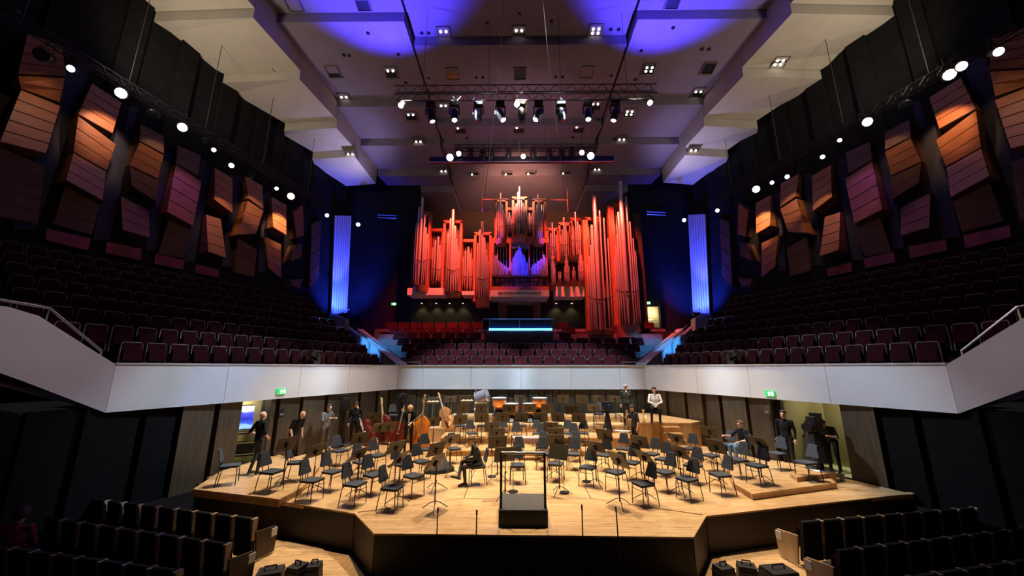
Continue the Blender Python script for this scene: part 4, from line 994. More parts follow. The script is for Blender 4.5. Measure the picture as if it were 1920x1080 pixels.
def zone_label(u, v, lst, what):
    z = 0 if u < 840 else (1 if u < 1100 else 2)
    same = sorted([q for q in lst if (0 if q[0] < 840 else (1 if q[0] < 1100 else 2)) == z], key=lambda q: -q[1])
    i = [k for k, q in enumerate(same) if q[0] == u and q[1] == v][0]
    return '%s %s, %s nearest to the stage front' % (what, ('left of the podium', 'behind the podium', 'right of the podium')[z], nth(i+1))
proto = None
allc = CH0+CHB
for u, v, p in chairs:
    lb = zone_label(u, v, allc, 'grey orchestra chair'); rz = face(p)+R(random.uniform(-9, 9))
    if (u, v) == (895, 874): rz = R(-75)
    if (u, v) == (1363, 833): rz = R(-60)
    if (u, v) in ((432, 873), (557, 867)): rz += R(35)
    if proto is None:
        proto = chair_proto(lb); proto.location = p; proto.rotation_euler = (0, 0, rz); proto['group'] = 'orchestra chairs on the stage'
    else: dup(proto, p, rz, lb, 'orchestra chairs on the stage')
# ---- music stands
def stand_proto(tilt):
    o = thing('music_stand', '', 'music stand')
    m = Matrix.Rotation(R(tilt), 3, 'X'); c = V(0, 0, 1.04)
    MB().box(c, (.56, .012, .39), m).build('desk', 'stand_desk', o)
    MB().box(c+m @ V(0, .035, -.19), (.56, .06, .012), m).build('shelf', 'stand_desk', o)
    MB().box(c+m @ V(0, -.03, -.03), (.07, .05, .12), m).build('bracket', 'black_metal', o)
    MB().tube([(0, -.02, .30), (0, -.03, 1.0)], .011, 6).build('pole', 'chair_leg', o); MB().tube([(0, -.02, .12), (0, -.02, .62)], .017, 6).build('lower_tube', 'chair_leg', o)
    MB().ball((.02, -.02, .62), .022, 6).build('knob', 'black_metal', o)
    for k in range(3):
        a = R(90+120*k); x, y = math.cos(a), math.sin(a)
        MB().tube([(0, -.02, .20), (x*.12, y*.12-.02, .15), (x*.33, y*.33-.02, .01)], .010, 5).build('leg', 'chair_leg', o)
    return o
ST = [(538, 832), (592, 845), (673, 851), (675, 822), (743, 838), (749, 860), (818, 842), (817, 866), (845, 824), (813, 791), (863, 787), (903, 783), (933, 829), (931, 813), (922, 800), (947, 852), (1047, 847), (1042, 826), (1042, 812), (1033, 798), (1116, 837), (1133, 815), (1159, 862), (1207, 856), (1199, 828), (1274, 847), (1268, 822), (1342, 837), (1330, 809), (1421, 829),
      (942, 782), (978, 781), (1013, 781), (1046, 782), (1085, 783), (955, 767), (993, 765), (1026, 764), (903, 765), (869, 764), (812, 744), (845, 743), (872, 743), (699, 781), (712, 801), (729, 800), (975, 744), (1056, 748), (1091, 748), (1123, 747), (1153, 748), (1072, 769), (1113, 765)]
protos = {}
for i, (u, v) in enumerate(ST):
    p = place(u, v, 1.04); t = (22, 30, 38)[i % 3] if u < 860 or u > 1100 else 20
    lb = zone_label(u, v, ST, 'black music stand'); rz = face(p)+R(random.uniform(-8, 8))+(R(180) if (u, v) in ((1047, 847),) else 0)
    if t not in protos: o = protos[t] = stand_proto(t); o.location = p; o.rotation_euler = (0, 0, rz); o['label'] = lb; o['group'] = 'music stands on the stage'
    else: dup(protos[t], p, rz, lb, 'music stands on the stage')
# ---- microphone stands
for i, (u, v, top, where) in enumerate(((962, 921, 1.3, 'beside the podium rail'), (1058, 923, 1.25, 'right of the podium'), (1100, 902, 1.5, 'behind the right front chair'), (922, 893, 1.35, 'behind the seated man'))):
    p = atz(u, v, .02); p.z = level(p.x, p.y); o = thing('microphone_stand', 'thin microphone stand with round black foot %s' % where, 'microphone stand', p)
    MB().lathe([(.13, 0), (.13, .025), (.03, .04)], (0, 0, 0), 14).build('foot', 'black_metal', o, True); MB().tube([(0, 0, .03), (0, 0, top)], .009, 6).build('pole', 'chair_leg', o)
    MB().tube([(0, 0, top), (-.05, .05, top+.1)], [.012, .02], 7).build('microphone', 'black_metal', o)
for i, (u, vt, lean) in enumerate(((821, 953, 0), (894, 957, .0), (1091, 947, -.02), (1155, 951, .02))):
    p = aty(u, vt, 7.75); o = thing('front_microphone_stand', 'slim microphone pole before the stage edge, %s from the left' % nth(i+1), 'microphone stand', (p.x, 7.75, FL), 0, 'microphone poles before the stage')
    h = p.z-FL
    MB().tube([(lean, 0, .02), (0, 0, h-.06)], .012, 6).build('pole', 'chair_leg', o); MB().tube([(0, 0, h-.08), (0, .03, h)], .017, 7).build('microphone', 'black_metal', o)
    for k in range(3): a = R(30+120*k); MB().tube([(lean, 0, .12), (.28*math.cos(a), .28*math.sin(a), .01)], .010, 5).build('leg', 'black_metal', o)
# ---- table with mauve top
p = place(992, 820, .74); o = thing('bench_table', 'low table with mauve padded top among the middle chairs', 'table', p)
MB().box((0, 0, .71), (1.25, .48, .08)).build('table_top', 'mauve', o); MB().box((0, -.2, .63), (1.1, .04, .09)).build('apron', 'mauve', o)
for x in (-.55, .55):
    for y in (-.18, .18): MB().box((x, y, .33), (.04, .04, .66)).build('leg', 'seat_wood', o)
# ---- black cloth bag slumped on the floor
p = atz(822, 884, 0); o = thing('cloth_bag', 'large black cloth bag slumped open on the stage floor', 'bag', p, R(20))
mb = MB(); ring = lambda z, a, b: [V(a*math.cos(R(36*k))*(1+.12*math.sin(k*2.3)), b*math.sin(R(36*k))*(1+.1*math.cos(k*1.7)), z) for k in range(10)]
for r0, r1 in ((ring(.0, .52, .34), ring(.10, .50, .30)), (ring(.10, .50, .30), ring(.28, .28, .16)), (ring(.28, .28, .16), [q+V(.12, .1, 0) for q in ring(.46, .08, .05)])): mb.loft(r0, r1, True)
mb.build('bag_body', 'bag_black', o); MB().tube([(.10, .1, .45), (.2, .0, .55), (.16, .12, .46)], .012, 5).build('strap', 'bag_black', o)
# ---- double basses
def bass(label, loc, rz, tilt, matn, k=1.0, roll=0):
    o = thing('double_bass', label, 'double bass', loc, 0); o.rotation_euler = (R(tilt), R(roll), rz)
    half = [(.0, .10), (.14, .10), (.27, .17), (.335, .30), (.335, .44), (.29, .55), (.225, .63), (.205, .71), (.22, .80), (.26, .87), (.262, .96), (.22, 1.06), (.13, 1.15), (.05, 1.22), (.03, 1.24)]
    out = [(x, z) for x, z in half]+[(-x, z) for x, z in reversed(half[1:])]
    front = [V(x*k, -.10*k, z*k) for x, z in out]; back = [V(x*k, .10*k, z*k) for x, z in out]
    mb = MB(); cen = V(0, -.135*k, .62*k); n = len(out)
    inn = [V(x*.72*k, -.128*k, (.62+(z-.62)*.75)*k) for x, z in out]; inb = [V(x*.72*k, .125*k, (.62+(z-.62)*.75)*k) for x, z in out]
    mb.loft(front, back, False); mb.loft(front, inn, False); mb.loft(inb, back, False); mb.poly(inn[::-1]); mb.poly(inb)
    mb.build('body', matn, o)
    MB().tube([V(x*1.015*k, -.10*k, (.62+(z-.62)*1.01)*k) for x, z in out+[out[0]]], .010*k, 4).build('purfling_edge', matn, o)
    MB().hexa([V(-.032*k, -.155*k, .72*k), V(.032*k, -.155*k, .72*k), V(.032*k, -.14*k, .72*k), V(-.032*k, -.14*k, .72*k), V(-.02*k, -.13*k, 1.66*k), V(.02*k, -.13*k, 1.66*k), V(.02*k, -.11*k, 1.66*k), V(-.02*k, -.11*k, 1.66*k)]).build('fingerboard', 'fingerboard', o)
    MB().hexa([V(-.028*k, -.135*k, 1.16*k), V(.028*k, -.135*k, 1.16*k), V(.028*k, -.06*k, 1.16*k), V(-.028*k, -.06*k, 1.16*k), V(-.022*k, -.112*k, 1.70*k), V(.022*k, -.112*k, 1.70*k), V(.022*k, -.07*k, 1.70*k), V(-.022*k, -.07*k, 1.70*k)]).build('neck', 'maple', o)
    MB().tube([V(0, -.09*k, 1.68*k), V(0, -.07*k, 1.82*k), V(0, -.05*k, 1.90*k), V(0, -.08*k, 1.95*k), V(0, -.125*k, 1.93*k), V(0, -.12*k, 1.885*k), V(0, -.09*k, 1.89*k)], [.03*k, .03*k, .028*k, .026*k, .024*k, .02*k, .016*k], 7).build('scroll', 'maple', o)
    for j, z in enumerate((1.74, 1.82)):
        MB().tube([V(-.11*k, -.08*k, z*k), V(.11*k, -.08*k, z*k)], .009*k, 5).build('tuning_peg', 'brass', o)
    MB().prism([V(-.08*k, -.13*k, .565*k), V(.08*k, -.13*k, .565*k), V(.05*k, -.20*k, .60*k), V(-.05*k, -.20*k, .60*k)], V(0, .0, .015*k)).build('bridge', 'maple', o)
    MB().hexa([V(-.03*k, -.15*k, .16*k), V(.03*k, -.15*k, .16*k), V(.03*k, -.135*k, .16*k), V(-.03*k, -.135*k, .16*k), V(-.05*k, -.17*k, .46*k), V(.05*k, -.17*k, .46*k), V(.05*k, -.15*k, .46*k), V(-.05*k, -.15*k, .46*k)]).build('tailpiece', 'ebony', o)
    for x in (-.03, -.01, .01, .03): MB().tube([V(x*k, -.165*k, .46*k), V(x*.9*k, -.2*k, .59*k), V(x*.5*k, -.14*k, 1.68*k)], .003*k, 3).build('string', 'steel', o)
    for s in (-1, 1): MB().tube([V(s*.10*k, -.131*k, .70*k), V(s*.12*k, -.133*k, .64*k), V(s*.15*k, -.128*k, .54*k), V(s*.17*k, -.125*k, .48*k)], .010*k, 4).build('sound_hole', 'ebony', o)
    MB().tube([V(0, 0, 0), V(0, 0, .12*k)], .008*k, 5).build('endpin', 'steel', o)
    return o
bx = place(787, 845, 0); bass('bright orange double bass held upright by the standing player', bx+V(-.02, -.05, -.09), R(-6), -4, 'bass_orange', 1.14, 3)
p = side_hit(-1, 690, 800, -1.1); p.z = 0; bass('dark red double bass leaning far over at the left', p+V(.2, 0, .10), R(-28), -8, 'bass_red', 1.0, -42)
p = place(736, 838, 0); bass('reddish double bass resting low in front of the other basses', p+V(.1, -.1, .05), R(20), -12, 'bass_red', .82, 12)
p = side_hit(-1, 727, 800, -1.6); p.z = 0; bass('red double bass with long pale neck behind two music stands', p, R(-20), -6, 'bass_red', 1.02, -16)
p = place(838, 806, .0); bass('light brown double bass leaning right of the bass player', p+V(.15, .1, .03), R(-15), -6, 'bass_brown', .92, -24)
# ---- timpani
for i, (u, v) in enumerate(((936, 752), (959, 754), (993, 753), (1012, 751))):
    p = place(u, v, .80); o = thing('kettledrum', 'copper kettledrum at the back wall, %s of four from the left' % nth(i+1), 'timpani', p, 0, 'kettledrums')
    MB().lathe([(.10, .32), (.24, .38), (.33, .52), (.36, .70), (.36, .80)], (0, 0, 0), 18).build('bowl', 'copper', o, True); MB().lathe([(.38, .79), (.38, .83), (.355, .84)], (0, 0, 0), 18).build('hoop', 'steel', o, True)
    MB().lathe([(.35, .84), (.33, .845)], (0, 0, 0), 18).build('drum_head', 'drum_skin', o)
    for k in range(4):
        a = R(45+90*k); MB().tube([(.38*math.cos(a), .38*math.sin(a), .80), (.30*math.cos(a), .30*math.sin(a), .30), (.38*math.cos(a), .38*math.sin(a), .02)], .016, 5).build('strut', 'steel', o)
    MB().lathe([(.34, .0), (.34, .05), (.1, .32)], (0, 0, 0), 10).build('pedestal', 'black_metal', o)
# ---- drum on a chrome stand
p = place(902, 744, 1.15); o = thing('bass_drum', 'tilted grey drum in a chrome frame at the back left', 'drum', p)
m = Matrix.Rotation(R(70), 3, 'Y') @ Matrix.Rotation(R(12), 3, 'X')
MB().lathe([(.30, -.26), (.31, .26)], (.05, 0, 1.15), 18, m).build('shell', 'drum_blue', o, True)
for z in (-.27, .27): MB().lathe([(.325, z-.02), (.325, z+.02)], (.05, 0, 1.15), 18, m).build('hoop', 'steel', o, True)
mb = MB()
for a, b in (((-.3, -.2, 0), (-.25, -.15, 1.5)), ((.35, -.2, 0), (.34, -.2, 1.2)), ((-.3, .2, 0), (-.26, .2, 1.5)), ((-.3, -.2, .6), (.35, -.2, .6)), ((-.25, -.15, 1.5), (-.26, .2, 1.5)), ((-.3, -.2, 0), (-.3, .2, 0)), ((.35, -.2, .9), (-.28, -.2, .9))): mb.tube([a, b], .02, 6)
mb.build('frame', 'steel', o)
# ---- percussion trays (left back) and stool
for i, (u, v, lb) in enumerate(((812, 753, 'pale wooden tray on a slim stand at the back left'), (876, 751, 'pale tray of small percussion beside the drum'))):
    p = place(u, v, 1.0); o = thing('percussion_tray', lb, 'tray', p); MB().box((0, 0, 1.0), (.55, .3, .03)).build('tray', 'maple', o); MB().tube([(0, 0, .02), (0, 0, 1.0)], .014, 6).build('pole', 'steel', o)
    for k in range(3): a = R(90+120*k); MB().tube([(0, 0, .25), (.25*math.cos(a), .25*math.sin(a), .01)], .010, 5).build('leg', 'steel', o)
    for k in range(3): MB().tube([(-.2+.18*k, -.1, 1.03), (-.15+.18*k, .1, 1.03)], .018, 6).build('stick', 'drum_skin', o)
p = place(846, 770, .6); o = thing('cymbal_stand', 'chrome tripod stand below the back left music desk', 'stand', p)
MB().tube([(0, 0, .2), (0, 0, .85)], .016, 6).build('pole', 'steel', o)
for k in range(3): a = R(-90+120*k); MB().tube([(0, 0, .4), (.32*math.cos(a), .32*math.sin(a), .01)], .012, 5).build('leg', 'steel', o)
# ---- trumpet
p = place(1207, 783, .2); o = thing('trumpet', 'brass trumpet standing on the floor beside the white-shirted man', 'trumpet', p)
MB().lathe([(.07, .52), (.03, .42), (.014, .30), (.012, .08)], (0, 0, 0), 10).build('bell', 'brass', o, True); MB().tube([(.0, 0, .12), (.06, 0, .08), (.06, 0, .40), (.0, 0, .44)], .012, 6).build('tubing', 'brass', o)
for k in range(3): MB().tube([(.03, 0, .18+.05*k), (.09, -.02, .18+.05*k)], .012, 6).build('valve', 'brass', o)
for k in range(4): a = R(90*k); MB().tube([(0, 0, .06), (.1*math.cos(a), .1*math.sin(a), 0.005)], .006, 4).build('peg_leg', 'black_metal', o)
# ---- television cameras
def tv_camera(label, p, rz, drape=False, h=1.5, k=1.0):
    o = thing('television_camera', label, 'camera', p, rz)
    MB().box((0, .05, h), (.24*k, .55*k, .28*k)).build('camera_body', 'black_metal', o); MB().lathe([(.10*k, 0), (.12*k, .32*k)], (0, -.22, h), 10, Matrix.Rotation(R(90), 3, 'X')).build('lens', 'black_metal', o, True)
    MB().box((0, .28, h+.22*k), (.26*k, .12*k, .20*k)).build('viewfinder', 'black_metal', o); MB().box((0, -.1, h+.2*k), (.2*k, .2*k, .1*k)).build('prompter', 'bag_black', o)
    for s in (-1, 1): MB().tube([(s*.08, .25, h-.12), (s*.16, .62, h-.22)], .014, 5).build('pan_bar', 'black_metal', o)
    if drape: MB().lathe([(.34, .50), (.30, .85), (.24, h-.2), (.14, h-.14)], (0, .02, 0), 9).build('drape', 'bag_black', o)
    MB().lathe([(.10, .2), (.09, .8), (.06, h-.15)], (0, 0, 0), 10).build('column', 'black_metal', o, True)
    for j in range(3):
        a = R(-90+120*j); c = V(.48*math.cos(a), .48*math.sin(a), .07)
        MB().hexa([V(-.05, -.05, .08)+c*.15, V(.05, -.05, .08)+c*.15, c+V(.06, .05, .03), c+V(-.06, .05, .03), V(-.05, -.05, .2)+c*.15, V(.05, -.05, .2)+c*.15, c+V(.06, .05, .12), c+V(-.06, .05, .12)]).build('dolly_arm', 'camera_grey', o)
        MB().lathe([(.075, -.04), (.08, 0), (.075, .04)], c+V(0, 0, .005), 10, Matrix.Rotation(R(90), 3, 'Y')).build('wheel', 'camera_grey', o, True)
    MB().lathe([(.36, .26), (.38, .28), (.36, .30)], (0, 0, 0), 16).build('steering_ring', 'steel' if drape else 'black_metal', o, True)
    return o
p = atz(1560, 905, 0); tv_camera('draped television camera on a grey-wheeled pedestal at the right', V(p.x, p.y+.35, 0), R(-55), True, 1.5, 1.1)
p = side_hit(-1, 645, 790, -.75); tv_camera('black television camera on pedestal at the left stage wall', V(p.x, p.y, 0), R(30), False, 1.72, 1.25)
def robot_cam(label, u, v, h, k, rz):
    p = place(u, v, h); o = thing('remote_camera', label, 'camera', p, rz)
    MB().box((0, 0, h), (.26*k, .34*k, .26*k)).build('camera_head', 'black_metal', o); MB().lathe([(.08*k, 0), (.09*k, .2*k)], (0, -.16*k, h), 9, Matrix.Rotation(R(90), 3, 'X')).build('lens', 'glass_rail', o, True)
    MB().tube([(-.17*k, 0, h), (-.17*k, 0, h-.25), (.17*k, 0, h-.25), (.17*k, 0, h)], .03, 5).build('yoke', 'black_metal', o)
    MB().lathe([(.20, .03), (.16, .35), (.07, h-.25)], (0, 0, 0), 9).build('column_cover', 'bag_black', o)
    for j in range(3): a = R(90+120*j); MB().tube([(0, 0, .3), (.42*math.cos(a), .42*math.sin(a), .015)], .02, 5).build('leg', 'steel', o)
    return o
robot_cam('black remote camera on a covered stand at the back right', 1138, 760, 1.15, 1.25, R(10)); robot_cam('small black remote camera at the back left wall', 754, 752, 1.35, 1.0, R(-10))
p = place(1146, 806, .0); tag(MB().tube([p+V(-.3, 0, .12), p+V(.6, -.1, .08), p+V(1.3, -.15, .10)], [.02, .03, .02], 6).build('track_rail', 'steel'), 'short pale camera track lying before the right riser', 'rail')
# ---- things in the doorways
da, db = DOOR[-1]; c = side_hit(-1, 472, 782, 1.0); n = V(EY, -EX, 0); rz = math.atan2(-.86, .45)+R(90)
o = thing('monitor_trolley', 'monitor trolley in the left doorway showing a blue stage picture', 'monitor', (c.x, c.y, 0), rz)
w_, h_ = 1.25, .80
MB().box((0, .03, c.z), (w_+.06, .06, h_+.06)).build('bezel', 'screen_bezel', o); MB().box((0, -.005, c.z), (w_, .01, h_)).build('screen', 'screen', o)
for z in (.25, .62, c.z-h_/2-.12): MB().box((0, .0, z), (w_, .5, .05)).build('shelf', 'black_metal', o); 
for z in (.29, .66, c.z-h_/2-.08): MB().box((0, -.25, z), (w_, .02, .03)).build('shelf_edge', 'paper', o)
for x in (-1, 1): MB().box((x*w_*.48, .1, c.z*.5), (.05, .05, c.z)).build('upright', 'black_metal', o)
MB().box((0, .0, .43), (w_*.9, .4, .3)).build('equipment_case', 'bag_black', o)
c = side_hit(1, 1516, 778, 2.3); o = thing('door_board', 'cream board with small red square sign in the right doorway', 'board', (c.x, c.y, 0), math.atan2(-EX, -EY)+R(90))
MB().box((0, 0, 1.25), (1.05, .05, 1.75)).build('board', 'door_cream', o); MB().box((-.0, -.035, c.z+.0), (.15, .02, .15)).build('sign', 'red_sign', o)
MB().box((0, -.05, c.z), (.06, .01, .06)).build('sign_mark', 'paper', o)
for x in (-.45, .45): MB().box((x, .0, .19), (.05, .3, .38)).build('foot', 'black_metal', o)
c = side_hit(1, 1500, 815, 1.6); o = thing('equipment_table', 'dark equipment table with cables in the right doorway', 'table', (c.x, c.y, 0), math.atan2(-EX, -EY)+R(90))
MB().box((0, 0, .82), (1.5, .55, .05)).build('table_top', 'black_metal', o); MB().box((0, .1, .4), (1.4, .4, .78)).build('cloth_front', 'bag_black', o)
for k in range(7): MB().ball((-.5+.17*k, -.05, .93+.03*(k % 2)), (.13, .12, .10+.03*(k % 3)), 8).build('cable_heap', 'bag_black', o, True)
c = side_hit(1, 1489, 790, 1.6); o = thing('orange_case', 'small orange box on the equipment table', 'box', (c.x, c.y, .85), math.atan2(-EX, -EY)+R(90))
MB().box((0, .1, .16), (.26, .2, .32)).build('case_body', 'orange_box', o); MB().box((0, .1, .33), (.28, .22, .03)).build('lid', 'orange_box', o)
# ---- camera case and bags in the stalls aisles
for i, (u, v, w0, d0, h0, lb, rz) in enumerate(((505, 1084, .5, .4, .24, 'dark equipment bag at the left aisle edge', 20), (556, 1080, .3, .35, .34, 'upright dark bag in the left aisle', -15), (588, 1078, .26, .3, .34, 'small black case beside the left aisle bags', 10), (1358, 1082, .34, .3, .34, 'black case at the right aisle', 15), (1402, 1080, .36, .3, .34, 'open black case in the right aisle', -20), (1462, 1084, .6, .45, .28, 'dark blue equipment bag by the right seats', 8))):
    p = atz(u, v, FL+h0*.5); o = thing('equipment_case', lb, 'bag', (p.x, p.y, FL+.017), R(rz))
    MB().loft([V(x*w0/2, y*d0/2, 0) for x, y in ((-1, -1), (1, -1), (1, 1), (-1, 1))], [V(x*w0*.42, y*d0*.40, h0) for x, y in ((-1, -1), (1, -1), (1, 1), (-1, 1))]).build('case_body', 'bag_black', o)
    MB().box((0, 0, h0*.72), (w0*.92, d0*.9, .03)).build('lid_seam', 'black_metal', o); MB().tube([(-w0*.2, 0, h0), (-w0*.2, 0, h0+.07), (w0*.2, 0, h0+.07), (w0*.2, 0, h0)], .014, 5).build('handle', 'black_metal', o)
# cameras standing on the gallery fronts
for s, nm, u in ((-1, 'left', 588), (1, 'right', 1376)):
    p = side_hit(s, u, 686, .35); o = thing('gallery_camera', 'black spotlight unit standing on the %s gallery front' % nm, 'spotlight', (p.x, p.y, ZT+.05), R(20*s))
    MB().box((0, 0, .08), (.34, .3, .16)).build('base', 'black_metal', o); MB().tube([(-.2, 0, .16), (-.2, 0, .5), (.2, 0, .5), (.2, 0, .16)], .03, 5).build('yoke', 'black_metal', o)
    MB().lathe([(.10, -.25), (.16, -.1), (.15, .25)], (0, 0, .38), 10, Matrix.Rotation(R(60), 3, 'X')).build('head', 'black_metal', o, True)
# fire extinguisher style boxes on the side walls
for s, nm, u, v in ((-1, 'left', 526, 774), (1, 'right', 1440, 770)):
    p = side_hit(s, u, v, .05); o = thing('wall_phone', 'small box fixed to the %s stage wall' % nm, 'box', p, math.atan2(-EX, -s*EY)+R(90))
    MB().box((0, 0, 0), (.2, .1, .3)).build('housing', 'stage_wall' if s > 0 else 'black_metal', o); MB().box((0, -.06, -.05), (.14, .04, .08)).build('cover', 'seat_rim', o)
import numpy as np

# ================================================================== PEOPLE
STAND = dict(pelvis=(0, 0, .96), chest=(0, .01, 1.28), neck=(0, .01, 1.48), head=(0, -.02, 1.645),
             shR=(-.19, .01, 1.435), elR=(-.25, .03, 1.14), wrR=(-.25, -.05, .90), shL=(.19, .01, 1.435), elL=(.25, .03, 1.14), wrL=(.25, -.05, .90),
             hipR=(-.10, 0, .93), knR=(-.11, -.02, .50), anR=(-.12, .02, .085), toR=(-.13, -.15, .03), hipL=(.10, 0, .93), knL=(.11, -.02, .50), anL=(.12, .02, .085), toL=(.13, -.15, .03), look=(0, -1, 0))
SIT = dict(STAND, pelvis=(0, .05, .55), chest=(0, .06, .86), neck=(0, .05, 1.06), head=(0, .01, 1.22), shR=(-.19, .05, 1.015), shL=(.19, .05, 1.015), elR=(-.24, -.02, .74), elL=(.24, -.02, .74), wrR=(-.10, -.24, .66), wrL=(.10, -.24, .66),
           hipR=(-.10, .02, .54), knR=(-.13, -.40, .53), anR=(-.13, -.38, .085), toR=(-.14, -.55, .03), hipL=(.10, .02, .54), knL=(.13, -.40, .53), anL=(.13, -.38, .085), toL=(.14, -.55, .03))
def closest(p, a, b):
    d = b-a; t = max(0, min(1, (p-a).dot(d)/max(1e-9, d.dot(d)))); return (p-(a+d*t)).length, t
def person(label, loc, rz, pose, shirt, legs, sleeves='long', hair=None, k=1.0, extras=None, shoes='shoe'):
    J = {n: Vector(v)*k for n, v in pose.items()}
    root = thing('person', label, 'person', loc, rz)
    segs = []; mb = MB()
    def cap(a, b, ra, rb, reg, n=10):
        ra *= k; rb *= k; mb.tube([a, b], [ra, rb], n); mb.ball(a, ra, n); mb.ball(b, rb, n); segs.append((a, b, ra, rb, reg))
    # torso
    lat = (J['shL']-J['shR']).normalized(); sp = [J['pelvis']+V(0, 0, -.08)*k, J['pelvis'], J['pelvis'].lerp(J['chest'], .5), J['chest'], J['chest'].lerp(J['neck'], .62), J['neck']]
    wd = [(.10, .09), (.165, .118), (.15, .108), (.178, .122), (.165, .098), (.06, .06)]
    rings = []
    for i, p in enumerate(sp):
        t = (sp[min(i+1, 5)]-sp[max(i-1, 0)]).normalized(); l = (lat-t*lat.dot(t)).normalized(); f = t.cross(l)
        rings.append([p+l*(wd[i][0]*k*math.cos(R(24*j)))+f*(wd[i][1]*k*math.sin(R(24*j))) for j in range(15)])
    for a, b in zip(rings, rings[1:]): mb.loft(a, b)
    segs.append((sp[1], sp[4], .13*k, .13*k, 'shirt')); segs.append((sp[0], sp[0]+V(0, 0, .05)*k, .13*k, .13*k, 'legs'))
    for s in 'RL':
        cap(J['neck'].lerp(J['sh'+s], .35)-V(0, 0, .03)*k, J['sh'+s], .055, .062, 'shirt')
        cap(J['sh'+s], J['el'+s], .060, .046, 'shirt'); cap(J['el'+s], J['wr'+s], .045, .030, 'shirt' if sleeves == 'long' else 'skin')
        cap(J['hip'+s], J['kn'+s], .090, .062, 'legs'); cap(J['kn'+s], J['an'+s], .060, .045, 'legs')
        cap(J['an'+s]-V(0, 0, .025)*k, J['to'+s], .042, .034, 'shoe'); 
        heel = J['an'+s]+(J['an'+s]-J['to'+s]).normalized()*.05*k; heel.z = J['an'+s].z-.045*k; cap(J['an'+s]-V(0, 0, .035)*k, heel, .036, .032, 'shoe')
        # hand: palm, four fingers, thumb
        d = (J['wr'+s]-J['el'+s]).normalized(); sd = d.cross(V(0, 0, 1)); sd = sd.normalized() if sd.length > .2 else V(0, -1, 0)
        curl = d.cross(sd)*(1 if d.cross(sd).z < 0 else -1)
        pc = J['wr'+s]+d*.05*k; cap(J['wr'+s], pc, .028, .034, 'skin'); cap(pc-sd*.02*k, pc+sd*.02*k, .022, .022, 'skin')
        for q, ln in zip((-.03, -.01, .01, .03), (.055, .07, .066, .05)):
            a = pc+d*.03*k+sd*q*k; b = a+d*ln*.6*k+curl*.012*k; c = b+d*ln*.4*k+curl*.03*k; cap(a, b, .0095, .009, 'skin', 6); cap(b, c, .009, .008, 'skin', 6)
        a = pc-d*.01*k+sd*.03*k; cap(a, a+sd*.035*k+d*.03*k+curl*.015*k, .012, .010, 'skin', 6)
    # neck and head
    cap(J['neck']-V(0, 0, .02)*k, J['head']-V(0, 0, .05)*k, .052, .05, 'skin')
    look = J['look'].normalized(); up = (J['head']-J['neck']).normalized()*.35+V(0, 0, 1)*.65; up = (up-look*up.dot(look)).normalized(); rt = look.cross(up)
    hm = Matrix((rt, look, up)).transposed()
    def hp(x, y, z): return J['head']+hm @ V(x*k, y*k, z*k)
    def hball(c, r, n=12): mb.ball(hp(*c), tuple(q*k for q in r), n, hm)
    hball((0, -.01, .02), (.076, .096, .10), 14); hball((0, .03, -.05), (.058, .062, .072)); hball((0, .055, -.085), (.034, .030, .030), 8)
    hball((0, .092, -.015), (.012, .018, .024), 8); hball((0, .10, -.03), (.016, .014, .012), 8); hball((0, .082, .03), (.055, .014, .012), 8)
    for s in (-1, 1): hball((s*.077, -.005, -.015), (.010, .02, .032), 8)
    hball((0, .085, -.062), (.026, .012, .010), 8)
    segs.append((J['head'], J['head']+V(0, 0, .02), .1*k, .1*k, 'skin'))
    tmp = mb.build('body', None)
    rm = tmp.modifiers.new('r', 'REMESH'); rm.mode = 'VOXEL'; rm.voxel_size = .0105
    sm = tmp.modifiers.new('s', 'SMOOTH'); sm.iterations = 4; sm.factor = .5
    dg = bpy.context.evaluated_depsgraph_get(); me = bpy.data.meshes.new_from_object(tmp.evaluated_get(dg)); bpy.data.objects.remove(tmp)
    body = bpy.data.objects.new('body', me); COL.objects.link(body); body.parent = root; me.shade_smooth()
    me.materials.clear()
    order = ['shirt', 'skin', 'legs', 'shoe']
    for mt in (shirt, 'skin', legs, shoes): me.materials.append(M[mt])
    n = len(me.polygons); cs = np.empty(n*3, np.float32); me.polygons.foreach_get('center', cs); cs = cs.reshape(n, 3)
    best = np.full(n, 9e9); idx = np.zeros(n, np.int32)
    for a, b, ra, rb, reg in segs:
        a_, d_ = np.array(a), np.array(b-a); t = np.clip((cs-a_) @ d_/max(1e-9, float(d_ @ d_)), 0, 1)
        q = np.linalg.norm(cs-(a_+t[:, None]*d_), axis=1)-(ra+(rb-ra)*t); w_ = q < best
        best[w_] = q[w_]; idx[w_] = order.index(reg)
    me.polygons.foreach_set('material_index', idx); me.update()
    # face details and hair
    for s in (-1, 1): MB().ball(hp(s*.030, .086, .008), .010*k, 6).build('eye', 'ebony', root)
    MB().tube([hp(-.022, .094, -.062), hp(0, .099, -.064), hp(.022, .094, -.062)], .004*k, 4).build('mouth', 'bass_red', root)
    if hair:
        hmx, style = hair; h = MB(); n = 16; hr = .012
        rows = 6; lim = {'short': 1.45, 'long': 2.1, 'curly': 1.75, 'bald_rim': 1.75}[style]
        b0 = len(h.v)
        for i in range(rows+1):
            for j in range(n):
                a = 2*math.pi*j/n; fr = math.cos(a-math.pi/2)   # +1 towards the face
                th = lim*(i/rows)*(1-.40*max(0, fr))
                if style == 'bald_rim': th = .95+(lim-.95)*(i/rows)*(1-.75*max(0, fr))
                jit = 1+(.10*random.random() if style == 'curly' else .02*random.random())
                q = V(.088*math.sin(th)*math.cos(a)*jit, -.012+.108*math.sin(th)*math.sin(a)*jit, .022+.112*math.cos(th)*jit)
                h.v.append(tuple(hp(*q)))
        for i in range(rows):
            for j in range(n): j2 = (j+1) % n; h.f.append((b0+i*n+j, b0+i*n+j2, b0+(i+1)*n+j2, b0+(i+1)*n+j))
